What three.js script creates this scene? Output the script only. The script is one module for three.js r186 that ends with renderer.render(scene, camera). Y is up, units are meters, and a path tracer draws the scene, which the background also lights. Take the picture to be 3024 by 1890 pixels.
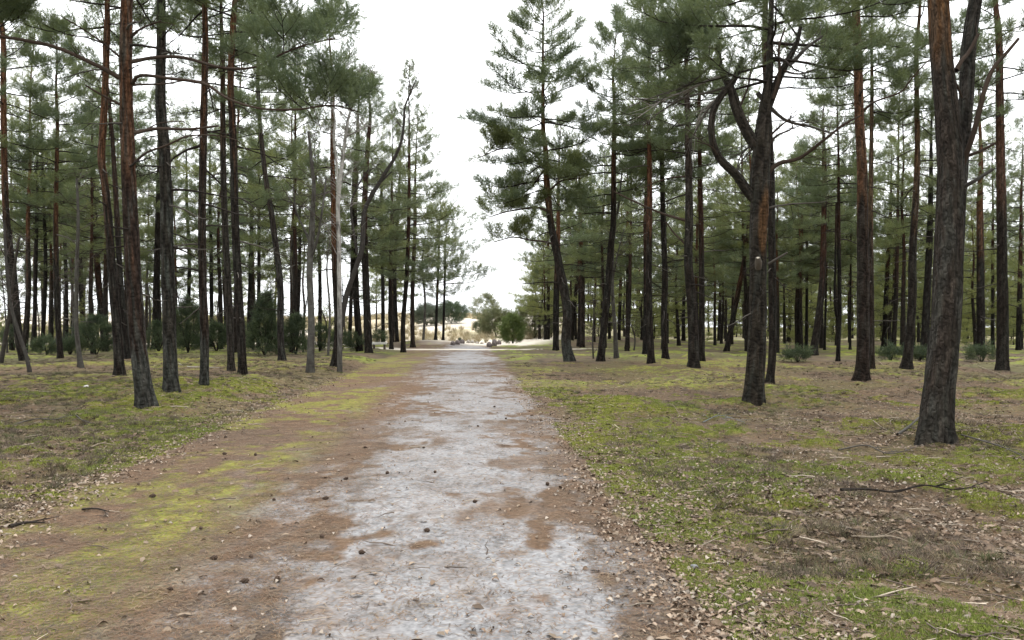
import * as THREE from 'three';
import { mergeGeometries } from 'three/addons/utils/BufferGeometryUtils.js';

// ---------------------------------------------------------------- camera, sky, light, exposure
const EYE = 1.6, FOCAL = 1898, HORIZON = 768;              // photograph measured at 2419 x 1512
const scene = new THREE.Scene();
const camera = new THREE.PerspectiveCamera(2 * Math.atan(756 / FOCAL) * 180 / Math.PI, 1.6, 0.1, 1500);
camera.position.set(0, EYE, 0);
camera.rotation.set(Math.atan((HORIZON - 756) / FOCAL), 0, 0);
const renderer = new THREE.WebGLRenderer({ antialias: true });
renderer.toneMapping = THREE.LinearToneMapping;
renderer.toneMappingExposure = 3.0;
renderer.shadowMap.enabled = true;
{ // overcast sky: bright cloud cover, a third as bright at the horizon as overhead in the usual overcast way, soft cloud texture
  const W = 512, H = 256, d = new Float32Array(W * H * 4);
  for (let j = 0; j < H; j++) {
    const el = ((j + 0.5) / H - 0.5) * Math.PI, s = Math.max(0, Math.sin(el));
    const l = 1.28 * (1 + 2 * s) / 3 + 0.22;
    for (let i = 0; i < W; i++) {
      const az = i / W * Math.PI * 2;
      const c = 1 + 0.05 * Math.sin(az * 3 + 1.3 * Math.sin(el * 9)) * Math.sin(el * 11 + Math.sin(az * 5)) * s;
      d.set([l * c * 0.955, l * c * 0.98, l * c, 1], (j * W + i) * 4);
    }
  }
  const t = new THREE.DataTexture(d, W, H, THREE.RGBAFormat, THREE.FloatType);
  t.mapping = THREE.EquirectangularReflectionMapping; t.magFilter = THREE.LinearFilter; t.needsUpdate = true;
  scene.background = t; scene.environment = t;
}
const sun = new THREE.DirectionalLight(new THREE.Color(1, 0.96, 0.9), 0.7);
sun.position.set(18, 70, -45); sun.target.position.set(0, 0, -20);
sun.castShadow = true; sun.shadow.radius = 40; sun.shadow.mapSize.set(4096, 4096);
Object.assign(sun.shadow.camera, { left: -90, right: 90, top: 90, bottom: -90, near: 1, far: 260 });
scene.add(sun, sun.target);

// ---------------------------------------------------------------- helpers
const V = (x, y, z) => new THREE.Vector3(x, y, z);
const lerp = (a, b, t) => a + (b - a) * t;
const clamp = (x, a = 0, b = 1) => x < a ? a : x > b ? b : x;
const sstep = (a, b, x) => { const t = clamp((x - a) / (b - a)); return t * t * (3 - 2 * t); };
function RNG(seed) { let s = seed | 0; return () => { s = (s + 0x6d2b79f5) | 0; let t = Math.imul(s ^ (s >>> 15), 1 | s); t = (t + Math.imul(t ^ (t >>> 7), 61 | t)) ^ t; return ((t ^ (t >>> 14)) >>> 0) / 4294967296; }; }
const TAB = (() => { const r = RNG(77), a = new Float32Array(65536); for (let i = 0; i < 65536; i++) a[i] = r(); return a; })();
function vn(x, y) {
  const ix = Math.floor(x), iy = Math.floor(y); let fx = x - ix, fy = y - iy;
  fx = fx * fx * (3 - 2 * fx); fy = fy * fy * (3 - 2 * fy);
  const r0 = (iy * 157) & 65535, r1 = (iy * 157 + 157) & 65535, X = ix * 9277;
  const a = TAB[(X + r0 * 71) & 65535], b = TAB[(X + 9277 + r0 * 71) & 65535], c = TAB[(X + r1 * 71) & 65535], d = TAB[(X + 9277 + r1 * 71) & 65535];
  return a + (b - a) * fx + (c - a) * fy + (a - b - c + d) * fx * fy;
}
function fbm(x, y, o = 4) { let s = 0, a = 0.5, t = 0; for (let i = 0; i < o; i++) { s += a * vn(x, y); t += a; a *= 0.5; const nx = x * 1.62 + y * 1.18 + 17.3, ny = y * 1.62 - x * 1.18 + 5.1; x = nx; y = ny; } return s / t; }
const used = new Map();
const numbered = (n) => { const k = used.get(n) ?? 0; used.set(n, k + 1); return k ? n + '_' + String(k).padStart(3, '0') : n; };
const shade = (o) => { o.castShadow = true; o.receiveShadow = true; return o; };
function thing(name, label, category, group) {
  const o = new THREE.Group(); o.name = numbered(name); o.userData = { label, category }; if (group) o.userData.group = group; scene.add(o); return o;
}
function part(parent, name, geo, mat) { const m = shade(new THREE.Mesh(geo, mat)); m.name = name; parent.add(m); return m; }
function structure(name, geo, mat, label) { const m = shade(new THREE.Mesh(geo, mat)); m.name = name; m.userData = { kind: 'structure', label }; scene.add(m); return m; }
const toSRGB = (c) => { c = clamp(c); return 255 * (c <= 0.0031308 ? 12.92 * c : 1.055 * Math.pow(c, 1 / 2.4) - 0.055); };
const SR = new Uint8Array(4097); for (let i = 0; i <= 4096; i++) SR[i] = Math.round(toSRGB(i / 4096));

// ---------------------------------------------------------------- the lie of the land
const tz = (Z) => Math.min(Math.max(Z, 0), 62);
const sandL = (Z) => -1.1 - 0.055 * tz(Z), sandR = (Z) => 0.9 - 0.05 * tz(Z);
const vergeR = (Z) => 1.38 - 0.052 * tz(Z), vergeL = (Z) => -3.8 - 0.06 * tz(Z);
const jag = (x, Z) => (fbm(x * 0.9 + 3, Z * 0.55) - 0.5) * 1.3 + (fbm(x * 4, Z * 3.1) - 0.5) * 0.5;
const inTrack = (x, Z) => Math.min(x - vergeL(Z), vergeR(Z) - x);   // > 0 on the track
const dune = (x, Z) => sstep(70, 135, Z) * (1 - sstep(4, 20, x - (Z - 70) * 0.03)) * (0.6 + 0.4 * sstep(-60, -10, x)) * (1.5 + 5.0 * fbm(x * 0.028 + 4, Z * 0.024, 3) + 0.9 * (fbm(x * 0.16, Z * 0.16, 3) - 0.5)) * (1 - 0.6 * sstep(230, 330, Z));
const bump2 = (x, Z, cx, cz, r, h) => { const q = ((x - cx) ** 2 + (Z - cz) ** 2) / (r * r); return q < 9 ? h * Math.exp(-q) : 0; };
const mossOut = (x, Z) => sstep(0.47, 0.6, fbm(x * 0.42 + 11, Z * 0.36 + 2, 3) * 0.62 + fbm(x * 2.1 + 5, Z * 1.9, 3) * 0.38 + (0.07 + 0.07 * sstep(22, 12, Z)) * Math.exp(-((x - vergeR(Z) - 0.9) ** 2) / 0.7) - 0.005 - 0.04 * sstep(16, 34, Z));
function ground(x, Z) {
  const out = sstep(0, 1.6, -inTrack(x, Z) + 0.1);
  let h = 0.24 * (fbm(x * 0.16 + 9, Z * 0.16, 3) - 0.5) * out + 0.11 * (fbm(x * 0.8, Z * 0.8 + 31, 3) - 0.5) * (0.2 + 0.8 * out);
  h += 0.07 * mossOut(x, Z) * out + 0.085 * (fbm(x * 2.9 + 1, Z * 2.9, 2) - 0.5) * (0.22 + 0.9 * out) * (1 - sstep(30, 50, Z));
  h += 0.12 * sstep(0.1, 1.4, vergeL(Z) - x) * (1 - sstep(40, 60, Z));
  h += bump2(x, Z, -6.2, 60, 3.6, 0.5) + bump2(x, Z, 3.4, 62, 3.4, 0.42) + bump2(x, Z, 8.6, 36, 1.5, 0.34) + bump2(x, Z, 9, 74, 6, 0.5);
  if (Z < 26) h += bump2(x, Z, 6.05, 11.4, 0.6, 0.12) + bump2(x, Z, -7.2, 15.7, 0.5, 0.1) + bump2(x, Z, 5.25, 17.3, 0.55, 0.11) + bump2(x, Z, -8.2, 19.3, 0.55, 0.1) + bump2(x, Z, 10.3, 23.6, 0.55, 0.12) + bump2(x, Z, -8.2, 21.4, 0.5, 0.1);
  return h + dune(x, Z);
}
// pixel of the 2419-wide picture at a given depth -> world
const at = (px, py, Z) => V((px - 1209.5) / FOCAL * Z, EYE + (HORIZON - py) / FOCAL * Z, -Z);
function baseDepth(px, py) { let Z = FOCAL * EYE / Math.max(py - HORIZON, 14); for (let i = 0; i < 12; i++) { const h = ground((px - 1209.5) / FOCAL * Z, Z); Z = lerp(Z, FOCAL * (EYE - h) / Math.max(py - HORIZON, 14), 0.5); } return Z; }
const onGround = (px, py, lift = 0) => { const Z = baseDepth(px, py), x = (px - 1209.5) / FOCAL * Z; return V(x, ground(x, Z) + lift, -Z); };

// ---------------------------------------------------------------- ground colours: what lies where (sand, needles, moss, leaf litter, dune grass)
const col = [0, 0, 0, 0];
function mixTo(r, g, b, t) { col[0] += (r - col[0]) * t; col[1] += (g - col[1]) * t; col[2] += (b - col[2]) * t; }
function soil(x, Z, fine) {
  const q = fbm(x * 5.3, Z * 5.3 + 9, fine ? 4 : 2), w = vn(x * 0.7 + 40, Z * 0.6), s9 = fine ? vn(x * 37, Z * 31) : 0.5, g7 = fine ? vn(x * 90 + 3, Z * 83) : 0.5;
  const tr = inTrack(x, Z) + (fbm(x * 2.2, Z * 1.9 + 8, 3) - 0.5) * 0.7, on = sstep(-0.12, 0.12, tr);
  // forest floor: brown litter, darker humus spots, moss
  const v = 0.62 + 0.5 * q + 0.36 * (s9 - 0.5) + 0.3 * (g7 - 0.5);
  col[0] = 0.078 * v; col[1] = 0.056 * v; col[2] = 0.034 * v;
  mixTo(0.108 * v, 0.078 * v, 0.049 * v, sstep(0.45, 0.75, w) * 0.7);
  mixTo(0.03, 0.023, 0.016, sstep(0.56, 0.7, fbm(x * 1.7 + 60, Z * 1.9, 3)) * 0.7);
  const mo = mossOut(x, Z) * sstep(0.3, 0.48, fbm(x * 7 + 2, Z * 7, 3)), mv = 0.62 + 0.52 * vn(x * 11, Z * 11) + 0.45 * (s9 - 0.5), my = vn(x * 0.9 + 70, Z * 0.9);
  mixTo(lerp(0.115, 0.172, my) * mv, lerp(0.148, 0.182, my) * mv, 0.024 * mv, mo * 0.92);
  mixTo(0.088 * mv, 0.085 * mv, 0.03 * mv, (1 - mo) * sstep(0.4, 0.62, fbm(x * 0.5 + 90, Z * 0.42, 3)) * 0.6);
  col[3] = 0.5 + 0.4 * mo * (mv - 0.6) + 0.5 * (q - 0.5) + 0.3 * (s9 - 0.5);
  if (on > 0) { // the track: rust-brown needles over grey sand
    const u = 0.7 + 0.45 * q + 0.4 * (s9 - 0.5) + 0.3 * (g7 - 0.5);
    let r = lerp(0.106, 0.092, w) * u, g = lerp(0.066, 0.065, w) * u, b = lerp(0.040, 0.046, w) * u;
    const m = Math.min(x - sandL(Z), sandR(Z) - x), p = fbm(x * 1.05 + 20, Z * 0.8, 3), p2 = fbm(x * 5 + 7, Z * 3.4, 4);
    let sa = sstep(-0.38, 0.36, 0.05 + (m < 0 ? m * 0.42 : m * 0.75) + (p - 0.5) * 2.3 + (p2 - 0.5) * 2.4) * (0.74 + 0.26 * sstep(0.3, 0.6, fbm(x * 3 + 70, Z * 2.4, 3)));
    if (m < 0) sa *= sstep(-1.9, -0.1, m);
    sa *= 1 - 0.8 * sstep(0.55, 0.72, fbm(x * 0.9 + 44, Z * 0.85 + 13, 3) * 0.62 + p2 * 0.38);
    const gv = 0.78 + 0.32 * fbm(x * 1.6, Z * 1.6 + 3, 3) + 0.42 * (s9 - 0.5) + 0.42 * (g7 - 0.5) - 0.25 * sstep(0.6, 0.8, fbm(x * 9, Z * 7 + 5, 3));
    r = lerp(r, 0.200 * gv, sa); g = lerp(g, 0.195 * gv, sa); b = lerp(b, 0.196 * gv, sa);
    const left = sstep(-0.1, -0.9, x - sandL(Z) + 0.4), ml = left * sstep(0.52, 0.66, fbm(x * 0.85 + 4, Z * 0.7 + 21, 3) * 0.55 + fbm(x * 3.4, Z * 3 + 9, 4) * 0.45 + 0.075 + 0.13 * sstep(-1.6, -2.8, x) * sstep(9.5, 5, Z)) * (1 - sstep(24, 40, Z) * 0.5);
    r = lerp(r, 0.156 * mv, ml * 0.88); g = lerp(g, 0.168 * mv, ml * 0.88); b = lerp(b, 0.024 * mv, ml * 0.85);
    mixTo(r, g, b, on); col[3] = lerp(col[3], 0.5 + 0.25 * (q - 0.5) + 0.2 * (s9 - 0.5), on);
  }
  // open sand where the track leaves the wood, and the crossing path before it
  const cr = sstep(1.6, 0.5, Math.abs(Z - 52.5 - 0.05 * (x + 4) ** 2 * 0.1) + (fbm(x * 0.7, Z * 0.7, 3) - 0.5) * 1.2) * sstep(-16, -9, x) * sstep(7, 2.5, x);
  const op = sstep(57, 61, Z + (fbm(x * 0.3, Z * 0.3 + 2, 3) - 0.5) * 5) * (1 - sstep(2.2, 5, x - (Z - 58) * 0.06)) * (Z > 64 ? 1 : sstep(6.8, 5.4, Math.abs(x + 3.0) * (x < -3 ? 1.6 : 1)));
  const sand = Math.max(cr * 0.8, op);
  if (sand > 0) {
    const k = 0.86 + 0.3 * (fbm(x * 0.9, Z * 0.9, 3) - 0.5);
    mixTo(0.56 * k, 0.50 * k, 0.42 * k, sand);
    const gr = sstep(72, 84, Z) * sstep(0.42, 0.6, fbm(x * 0.12 + 3, Z * 0.07, 4));
    mixTo(0.36 * k, 0.295 * k, 0.185 * k, gr * 0.75);
    mixTo(0.21 * k, 0.19 * k, 0.10 * k, gr * sstep(0.5, 0.66, fbm(x * 0.5, Z * 0.25 + 7, 3)) * 0.7);
  }
  // pale clearing far among the right-hand pines
  const cl = sstep(4, 12, x) * sstep(78, 84, Z + (fbm(x * 0.2, Z * 0.2, 2) - 0.5) * 8) * sstep(112, 104, Z);
  mixTo(0.36, 0.32, 0.2, cl * 0.65 * sstep(0.35, 0.6, fbm(x * 0.3, Z * 0.3)));
}
function groundMap(x0, Z0, w, d, n, fine, bumpHeight, needles) {
  const c = new Uint8Array(n * n * 4), b = bumpHeight ? new Uint8Array(n * n * 4) : null;
  for (let j = 0; j < n; j++) for (let i = 0; i < n; i++) {
    soil(x0 + (i + 0.5) / n * w, Z0 + (j + 0.5) / n * d, fine);
    const o = (j * n + i) * 4;
    c[o] = SR[clamp(col[0]) * 4096 | 0]; c[o + 1] = SR[clamp(col[1]) * 4096 | 0]; c[o + 2] = SR[clamp(col[2]) * 4096 | 0]; c[o + 3] = 255;
    if (b) { b[o] = b[o + 1] = b[o + 2] = clamp(col[3]) * 255; b[o + 3] = 255; }
  }
  if (needles) { // fallen pine needles and crumbs, drawn as what they are: short straw and rust coloured strokes
    const r = RNG(5), kx = n / w, kz = n / d;
    for (let k = 0; k < needles; k++) {
      const x = x0 + r() * w, Z = Z0 + r() * d, a = r() * Math.PI * 2, L = 0.03 + 0.04 * r();
      const m = Math.min(x - sandL(Z), sandR(Z) - x);
      if (m > -0.1 && r() < 0.72) continue;
      const t = r(), tone = t < 0.45 ? [92, 66, 48] : t < 0.7 ? [116, 92, 68] : t < 0.92 ? [50, 38, 30] : [138, 124, 104];
      let px = (x - x0) * kx, pz = (Z - Z0) * kz; const dx = Math.cos(a) * L * kx, dz = Math.sin(a) * L * kz, st = Math.max(2, Math.ceil(Math.max(Math.abs(dx), Math.abs(dz))));
      for (let s = 0; s < st; s++) { const ix = px + dx * s / st | 0, iz = pz + dz * s / st | 0; if (ix < 0 || iz < 0 || ix >= n || iz >= n) continue; const o = (iz * n + ix) * 4; for (let e = 0; e < 3; e++) c[o + e] = lerp(c[o + e], tone[e], 0.5); }
    }
  }
  const make = (data, srgb) => { const t = new THREE.DataTexture(data, n, n); if (srgb) t.colorSpace = THREE.SRGBColorSpace; t.magFilter = THREE.LinearFilter; t.wrapS = t.wrapT = THREE.ClampToEdgeWrapping; t.repeat.set(1 / w, 1 / d); t.offset.set(-x0 / w, -Z0 / d); t.needsUpdate = true; return t; };
  const m = new THREE.MeshPhysicalMaterial({ specularIntensity: 0.25, map: make(c, true), roughness: 0.95 });
  if (b) { m.bumpMap = make(b, false); m.bumpScale = bumpHeight; }
  return m;
}
const ZONES = [[-7.5, 7.5, 3, 14], [-17, 17, 3, 34], [-64, 64, -16, 112]];
const groundMats = [
  groundMap(-7.5, 3, 15, 11, 2048, true, 0.03, 260000),
  groundMap(-17, 3, 34, 31, 2048, true, 0.03, 900000),
  groundMap(-64, -16, 128, 128, 2048, false, 0, 0),
  groundMap(-330, -30, 660, 660, 1024, false, 0, 0),
];
{
  const axis = (a, b, fine0, fine1, step, grow) => { const out = [fine0]; while (out[out.length - 1] < fine1) out.push(out[out.length - 1] + step); while (out[out.length - 1] < b) out.push(out[out.length - 1] + step + (out[out.length - 1] - fine1) * grow); const lo = []; let x = fine0; while (x > a) { x -= step + (fine0 - x) * grow; lo.unshift(x); } return [...lo, ...out]; };
  const xs = axis(-320, 320, -7, 7, 0.09, 0.03), zs = axis(-14, 600, 3.2, 13, 0.09, 0.012);
  const nx = xs.length, nz = zs.length, pos = new Float32Array(nx * nz * 3), nor = new Float32Array(nx * nz * 3), uv = new Float32Array(nx * nz * 2);
  for (let j = 0; j < nz; j++) for (let i = 0; i < nx; i++) { const k = j * nx + i; pos[k * 3] = xs[i]; pos[k * 3 + 1] = ground(xs[i], zs[j]); pos[k * 3 + 2] = -zs[j]; uv[k * 2] = xs[i]; uv[k * 2 + 1] = zs[j]; }
  const n = V(0, 0, 0);
  for (let j = 0; j < nz; j++) for (let i = 0; i < nx; i++) {
    const k = j * nx + i, i0 = Math.max(0, i - 1), i1 = Math.min(nx - 1, i + 1), j0 = Math.max(0, j - 1), j1 = Math.min(nz - 1, j + 1);
    n.set(-(pos[(j * nx + i1) * 3 + 1] - pos[(j * nx + i0) * 3 + 1]) / (xs[i1] - xs[i0]), 1, (pos[(j1 * nx + i) * 3 + 1] - pos[(j0 * nx + i) * 3 + 1]) / (zs[j1] - zs[j0])).normalize();
    nor.set([n.x, n.y, n.z], k * 3);
  }
  const cells = { path: [[], [], [], []], floor: [[], [], [], []] };
  for (let j = 0; j < nz - 1; j++) for (let i = 0; i < nx - 1; i++) {
    const x = (xs[i] + xs[i + 1]) / 2, Z = (zs[j] + zs[j + 1]) / 2; let zone = 3;
    for (let q = 2; q >= 0; q--) if (x > ZONES[q][0] && x < ZONES[q][1] && Z > ZONES[q][2] && Z < ZONES[q][3]) zone = q;
    const a = j * nx + i;
    (inTrack(x, Z) > 0 && Z > -14 && Z < 66 ? cells.path : cells.floor)[zone].push(a, a + 1, a + nx, a + 1, a + nx + 1, a + nx);
  }
  for (const [key, name, label] of [['path', 'path', 'sandy forest track strewn with rust-brown pine needles'], ['floor', 'forest_floor', 'mossy forest floor with brown litter, opening to pale dunes']]) {
    const map = new Int32Array(nx * nz).fill(-1), P = [], N = [], U = [], idx = [], g = new THREE.BufferGeometry(); let c = 0;
    cells[key].forEach((list, zone) => { if (!list.length) return; g.addGroup(idx.length, list.length, zone); for (const v of list) { if (map[v] < 0) { map[v] = c++; P.push(pos[v * 3], pos[v * 3 + 1], pos[v * 3 + 2]); N.push(nor[v * 3], nor[v * 3 + 1], nor[v * 3 + 2]); U.push(uv[v * 2], uv[v * 2 + 1]); } idx.push(map[v]); } });
    g.setAttribute('position', new THREE.Float32BufferAttribute(P, 3)); g.setAttribute('normal', new THREE.Float32BufferAttribute(N, 3)); g.setAttribute('uv', new THREE.Float32BufferAttribute(U, 2)); g.setIndex(idx);
    structure(name, g, groundMats, label);
  }
}
console.log('ground built');

// ---------------------------------------------------------------- bark and needle materials
function barkMap(n, plate) {
  const NX = 9, NY = 4;
  const c = new Uint8Array(n * n * 4), b = new Uint8Array(n * n * 4);
  const per = (x, y, f, g) => { // tileable noise
    const X = x * f, Y = y * g, a = vn(X, Y), d = vn(X - f, Y), e = vn(X, Y - g), h = vn(X - f, Y - g); return lerp(lerp(a, d, x), lerp(e, h, x), y); };
  for (let j = 0; j < n; j++) for (let i = 0; i < n; i++) {
    const x = i / n, y = j / n, wx = x + 0.03 * (per(x, y, 6, 9) - 0.5);
    const gr = per(x, y, 60, 50), g2 = per(x, y, 150, 120), pt = per(x, y, 4, 4), o = (j * n + i) * 4; let h, v;
    if (plate) { // flaky plates: the nearest of scattered plate centres, a crack where two plates meet
      let f1 = 9, f2 = 9, id = 0; const X = (wx + 0.02 * (gr - 0.5)) * NX, Y = (y + 0.035 * (per(x, y, 9, 9) - 0.5)) * NY, cx = Math.floor(X), cy = Math.floor(Y);
      for (let q = -1; q < 2; q++) for (let p = -1; p < 2; p++) { const k = ((((cx + p) % NX) + NX) % NX) * 131 + ((((cy + q) % NY) + NY) % NY) * 977, dx = cx + p + 0.15 + 0.7 * TAB[k & 65535] - X, dy = cy + q + 0.15 + 0.7 * TAB[(k * 7 + 311) & 65535] - Y, d = Math.hypot(dx, dy * 0.9); if (d < f1) { f2 = f1; f1 = d; id = k; } else if (d < f2) f2 = d; }
      const wy = y + 0.05 * (per(x, y, 7, 5) - 0.5), big = Math.abs(per(wx, wy, 11, 3) - 0.5) * 2, mid = Math.abs(per(wx, wy, 23, 9) - 0.5) * 2, wide = 0.1 + 0.3 * per(x, y, 6, 6);
      const crack = sstep(0, wide + 0.12, big) * 0.65 + sstep(0, 0.28, mid) * 0.35, edge = clamp(crack * (0.75 + 0.25 * sstep(0.0, 0.3, f2 - f1))), tone = 0.72 + 0.4 * TAB[(id * 13 + 5) & 65535], flake = sstep(0.38, 0.62, per(wx, wy, 19, 30));
      h = clamp(edge * 0.7 + 0.1 * tone + 0.14 * flake + 0.1 * gr); v = (0.34 + 0.6 * edge) * tone * (0.78 + 0.3 * flake) * (0.8 + 0.3 * gr + 0.3 * (g2 - 0.5)) * (0.7 + 0.6 * pt);
    } else { const ridge = 0.55 + 0.45 * per(wx, y, 9, 22); h = clamp(ridge * 0.8 + 0.2 * gr); v = 0.9 * ridge * (0.78 + 0.3 * gr + 0.2 * (g2 - 0.5)) * (0.85 + 0.3 * pt); }
    c[o] = SR[clamp(v) * 4096 | 0]; c[o + 1] = SR[clamp(v * (0.99 + 0.06 * (pt - 0.5))) * 4096 | 0]; c[o + 2] = SR[clamp(v * (0.98 + 0.12 * (gr - 0.5))) * 4096 | 0]; c[o + 3] = 255;
    b[o] = b[o + 1] = b[o + 2] = h * 255; b[o + 3] = 255;
  }
  const make = (data, s) => { const t = new THREE.DataTexture(data, n, n); if (s) t.colorSpace = THREE.SRGBColorSpace; t.wrapS = t.wrapT = THREE.RepeatWrapping; t.magFilter = THREE.LinearFilter; t.needsUpdate = true; return t; };
  return new THREE.MeshPhysicalMaterial({ specularIntensity: 0.2, map: make(c, true), bumpMap: make(b, false), bumpScale: plate ? 0.05 : 0.006, vertexColors: true, roughness: 0.92 });
}
const barkMat = barkMap(1024, true), smoothBark = barkMap(512, false);
const needleMat = new THREE.MeshPhysicalMaterial({ color: new THREE.Color().setRGB(1, 1, 1), roughness: 0.8, specularIntensity: 0.45, transmission: 0.42, thickness: 0, side: THREE.DoubleSide });
const twigMat = new THREE.MeshPhysicalMaterial({ specularIntensity: 0.2, color: 0xffffff, vertexColors: true, roughness: 0.95 });

// ---------------------------------------------------------------- tubes
const UP = V(0, 1, 0), t0 = V(0, 0, 0), t1 = V(0, 0, 0), t2 = V(0, 0, 0);
/** pts: Vector3[], rad: number[]; paint(h along 0..1, angle, point) -> [r,g,b]; flare for trunks */
function tube(pts, rad, sides, paint, opt = {}) {
  const n = pts.length, P = [], N = [], U = [], C = [], I = [];
  let side = V(1, 0, 0), len = opt.v0 ?? 0;
  for (let i = 0; i < n; i++) {
    t0.subVectors(pts[Math.min(n - 1, i + 1)], pts[Math.max(0, i - 1)]).normalize();
    if (Math.abs(side.dot(t0)) > 0.95) side.set(0, 0, 1);
    side.addScaledVector(t0, -side.dot(t0)).normalize(); t1.crossVectors(t0, side).normalize();
    if (i) len += pts[i].distanceTo(pts[i - 1]);
    for (let k = 0; k <= sides; k++) {
      const a = (k % sides) / sides * Math.PI * 2; let r = rad[i];
      if (opt.rough) r *= opt.rough(len, a, pts[i]);
      t2.copy(side).multiplyScalar(Math.cos(a)).addScaledVector(t1, Math.sin(a));
      P.push(pts[i].x + t2.x * r, pts[i].y + t2.y * r, pts[i].z + t2.z * r); N.push(t2.x, t2.y, t2.z);
      U.push(k / sides * Math.max(1, Math.round(rad[0] * 6.28 / 0.9)), len / 0.95);
      const c = paint(len, a, pts[i]); C.push(c[0], c[1], c[2]);
      if (i && k) { const b = (i - 1) * (sides + 1) + k - 1, d = i * (sides + 1) + k - 1; I.push(b, b + 1, d, b + 1, d + 1, d); }
    }
  }
  const e = P.length / 3; P.push(pts[n - 1].x, pts[n - 1].y, pts[n - 1].z); N.push(t0.x, t0.y, t0.z); U.push(0, len); C.push(...(opt.tip ?? paint(len, 0, pts[n - 1])));
  for (let k = 0; k < sides; k++) I.push((n - 1) * (sides + 1) + k, (n - 1) * (sides + 1) + k + 1, e);
  const g = new THREE.BufferGeometry();
  g.setAttribute('position', new THREE.Float32BufferAttribute(P, 3)); g.setAttribute('normal', new THREE.Float32BufferAttribute(N, 3)); g.setAttribute('uv', new THREE.Float32BufferAttribute(U, 2)); g.setAttribute('color', new THREE.Float32BufferAttribute(C, 3)); g.setIndex(I);
  return g;
}
function resample(pts, rads, step) { // smooth polyline through pts
  const curve = new THREE.CatmullRomCurve3(pts, false, 'centripetal'), L = curve.getLength(), n = Math.max(3, Math.ceil(L / step)), P = [], R = [];
  for (let i = 0; i <= n; i++) { const u = i / n, t = curve.getUtoTmapping(u), f = t * (pts.length - 1), k = Math.min(pts.length - 2, Math.floor(f)); P.push(curve.getPoint(t)); R.push(lerp(rads[k], rads[k + 1], f - k)); }
  return [P, R];
}

// ---------------------------------------------------------------- needle sprays (one small branch end each)
function sprayGeometry(seed, long = 0.42, shoots = 8, blades = 25, needle = 0.075, width = 0.008) {
  const r = RNG(seed), P = [], N = [], a = V(0, 0, 0), d = V(0, 0, 0), s = V(0, 0, 0), q = new THREE.Quaternion(), b = V(0, 0, 0);
  for (let k = 0; k < shoots; k++) {
    const term = k === 0, y = term ? long * 0.7 : long * (0.12 + 0.78 * k / shoots), az = k * 2.4 + r() * 0.8, tilt = term ? 0.1 : 0.65 + 0.35 * r(), L = (term ? 0.2 : 0.17) * (0.75 + 0.5 * r());
    d.set(Math.sin(tilt) * Math.cos(az), Math.cos(tilt), Math.sin(tilt) * Math.sin(az) * 0.75); d.normalize(); q.setFromUnitVectors(UP, d); a.set(0, y, 0);
    for (let i = 0; i < blades; i++) {
      const t = (i + r()) / blades, ph = i * 2.39996 + r(), op = 0.95 - 0.5 * t + 0.25 * (r() - 0.5), nl = needle * (0.75 + 0.5 * r());
      b.copy(a).addScaledVector(d, t * L);
      s.set(Math.sin(op) * Math.cos(ph), Math.cos(op), Math.sin(op) * Math.sin(ph)).applyQuaternion(q);
      t0.set(r() - 0.5, r() - 0.5, r() - 0.5).cross(s).normalize().multiplyScalar(width * 0.5);
      P.push(b.x - t0.x, b.y - t0.y, b.z - t0.z, b.x + t0.x, b.y + t0.y, b.z + t0.z, b.x + s.x * nl, b.y + s.y * nl, b.z + s.z * nl);
      t1.crossVectors(t0, s).normalize(); for (let e = 0; e < 3; e++) N.push(t1.x, t1.y, t1.z);
    }
  }
  const g = new THREE.BufferGeometry(); g.setAttribute('position', new THREE.Float32BufferAttribute(P, 3)); g.setAttribute('normal', new THREE.Float32BufferAttribute(N, 3)); return g;
}
const sprays = [1, 2, 3, 4].map((s) => sprayGeometry(s * 31));
const M4 = new THREE.Matrix4(), QQ = new THREE.Quaternion(), Q2 = new THREE.Quaternion(), C0 = new THREE.Color();
function needles(parent, name, list, geo, tint) { // list: [pos, dir, scale, c]
  const m = shade(new THREE.InstancedMesh(geo, needleMat, list.length)); m.name = name; m.userData = { kind: 'stuff' };
  list.forEach(([p, d, s, c, spin], i) => { QQ.setFromUnitVectors(UP, d); Q2.setFromAxisAngle(UP, spin); QQ.multiply(Q2); m.setMatrixAt(i, M4.compose(p, QQ, t2.set(s, s, s))); tint(c); m.setColorAt(i, C0); });
  parent.add(m); return m;
}
const needleMatV = needleMat.clone(); needleMatV.vertexColors = true;
const lowSpray = [11, 12, 13].map((s) => sprayGeometry(s * 37, 0.46, 7, 12, 0.09, 0.012));
let boughs = null;
function makeBough(seed) { // one leafy branch, two metres long, for the trees further back
  const r = RNG(seed), pts = branchCurve(r, V(0, 0, 0), 0, 0.02, 2, 0.12, 0.5), wood = [tube(pts, pts.map((_, j) => lerp(0.026, 0.005, j / 6)), 4, () => WOOD.dark)], list = [], leaf = [];
  leafy(r, pts, 2, wood, list, 0.75, 0.5, 0.24);
  list.forEach(([p, d, s, c, spin], i) => { const g = lowSpray[i % 3].clone(); QQ.setFromUnitVectors(UP, d); QQ.multiply(Q2.setFromAxisAngle(UP, spin)); g.applyMatrix4(M4.compose(p, QQ, t2.set(s, s, s))); const n = g.attributes.position.count, a = new Float32Array(n * 3), v = 0.78 + 0.44 * r(); for (let k = 0; k < n; k++) a.set([v * (0.9 + 0.3 * c), v, v * (1.1 - 0.3 * c)], k * 3); g.setAttribute('color', new THREE.BufferAttribute(a, 3)); leaf.push(g); });
  return { wood: mergeGeometries(wood), leaf: mergeGeometries(leaf) };
}
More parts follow.
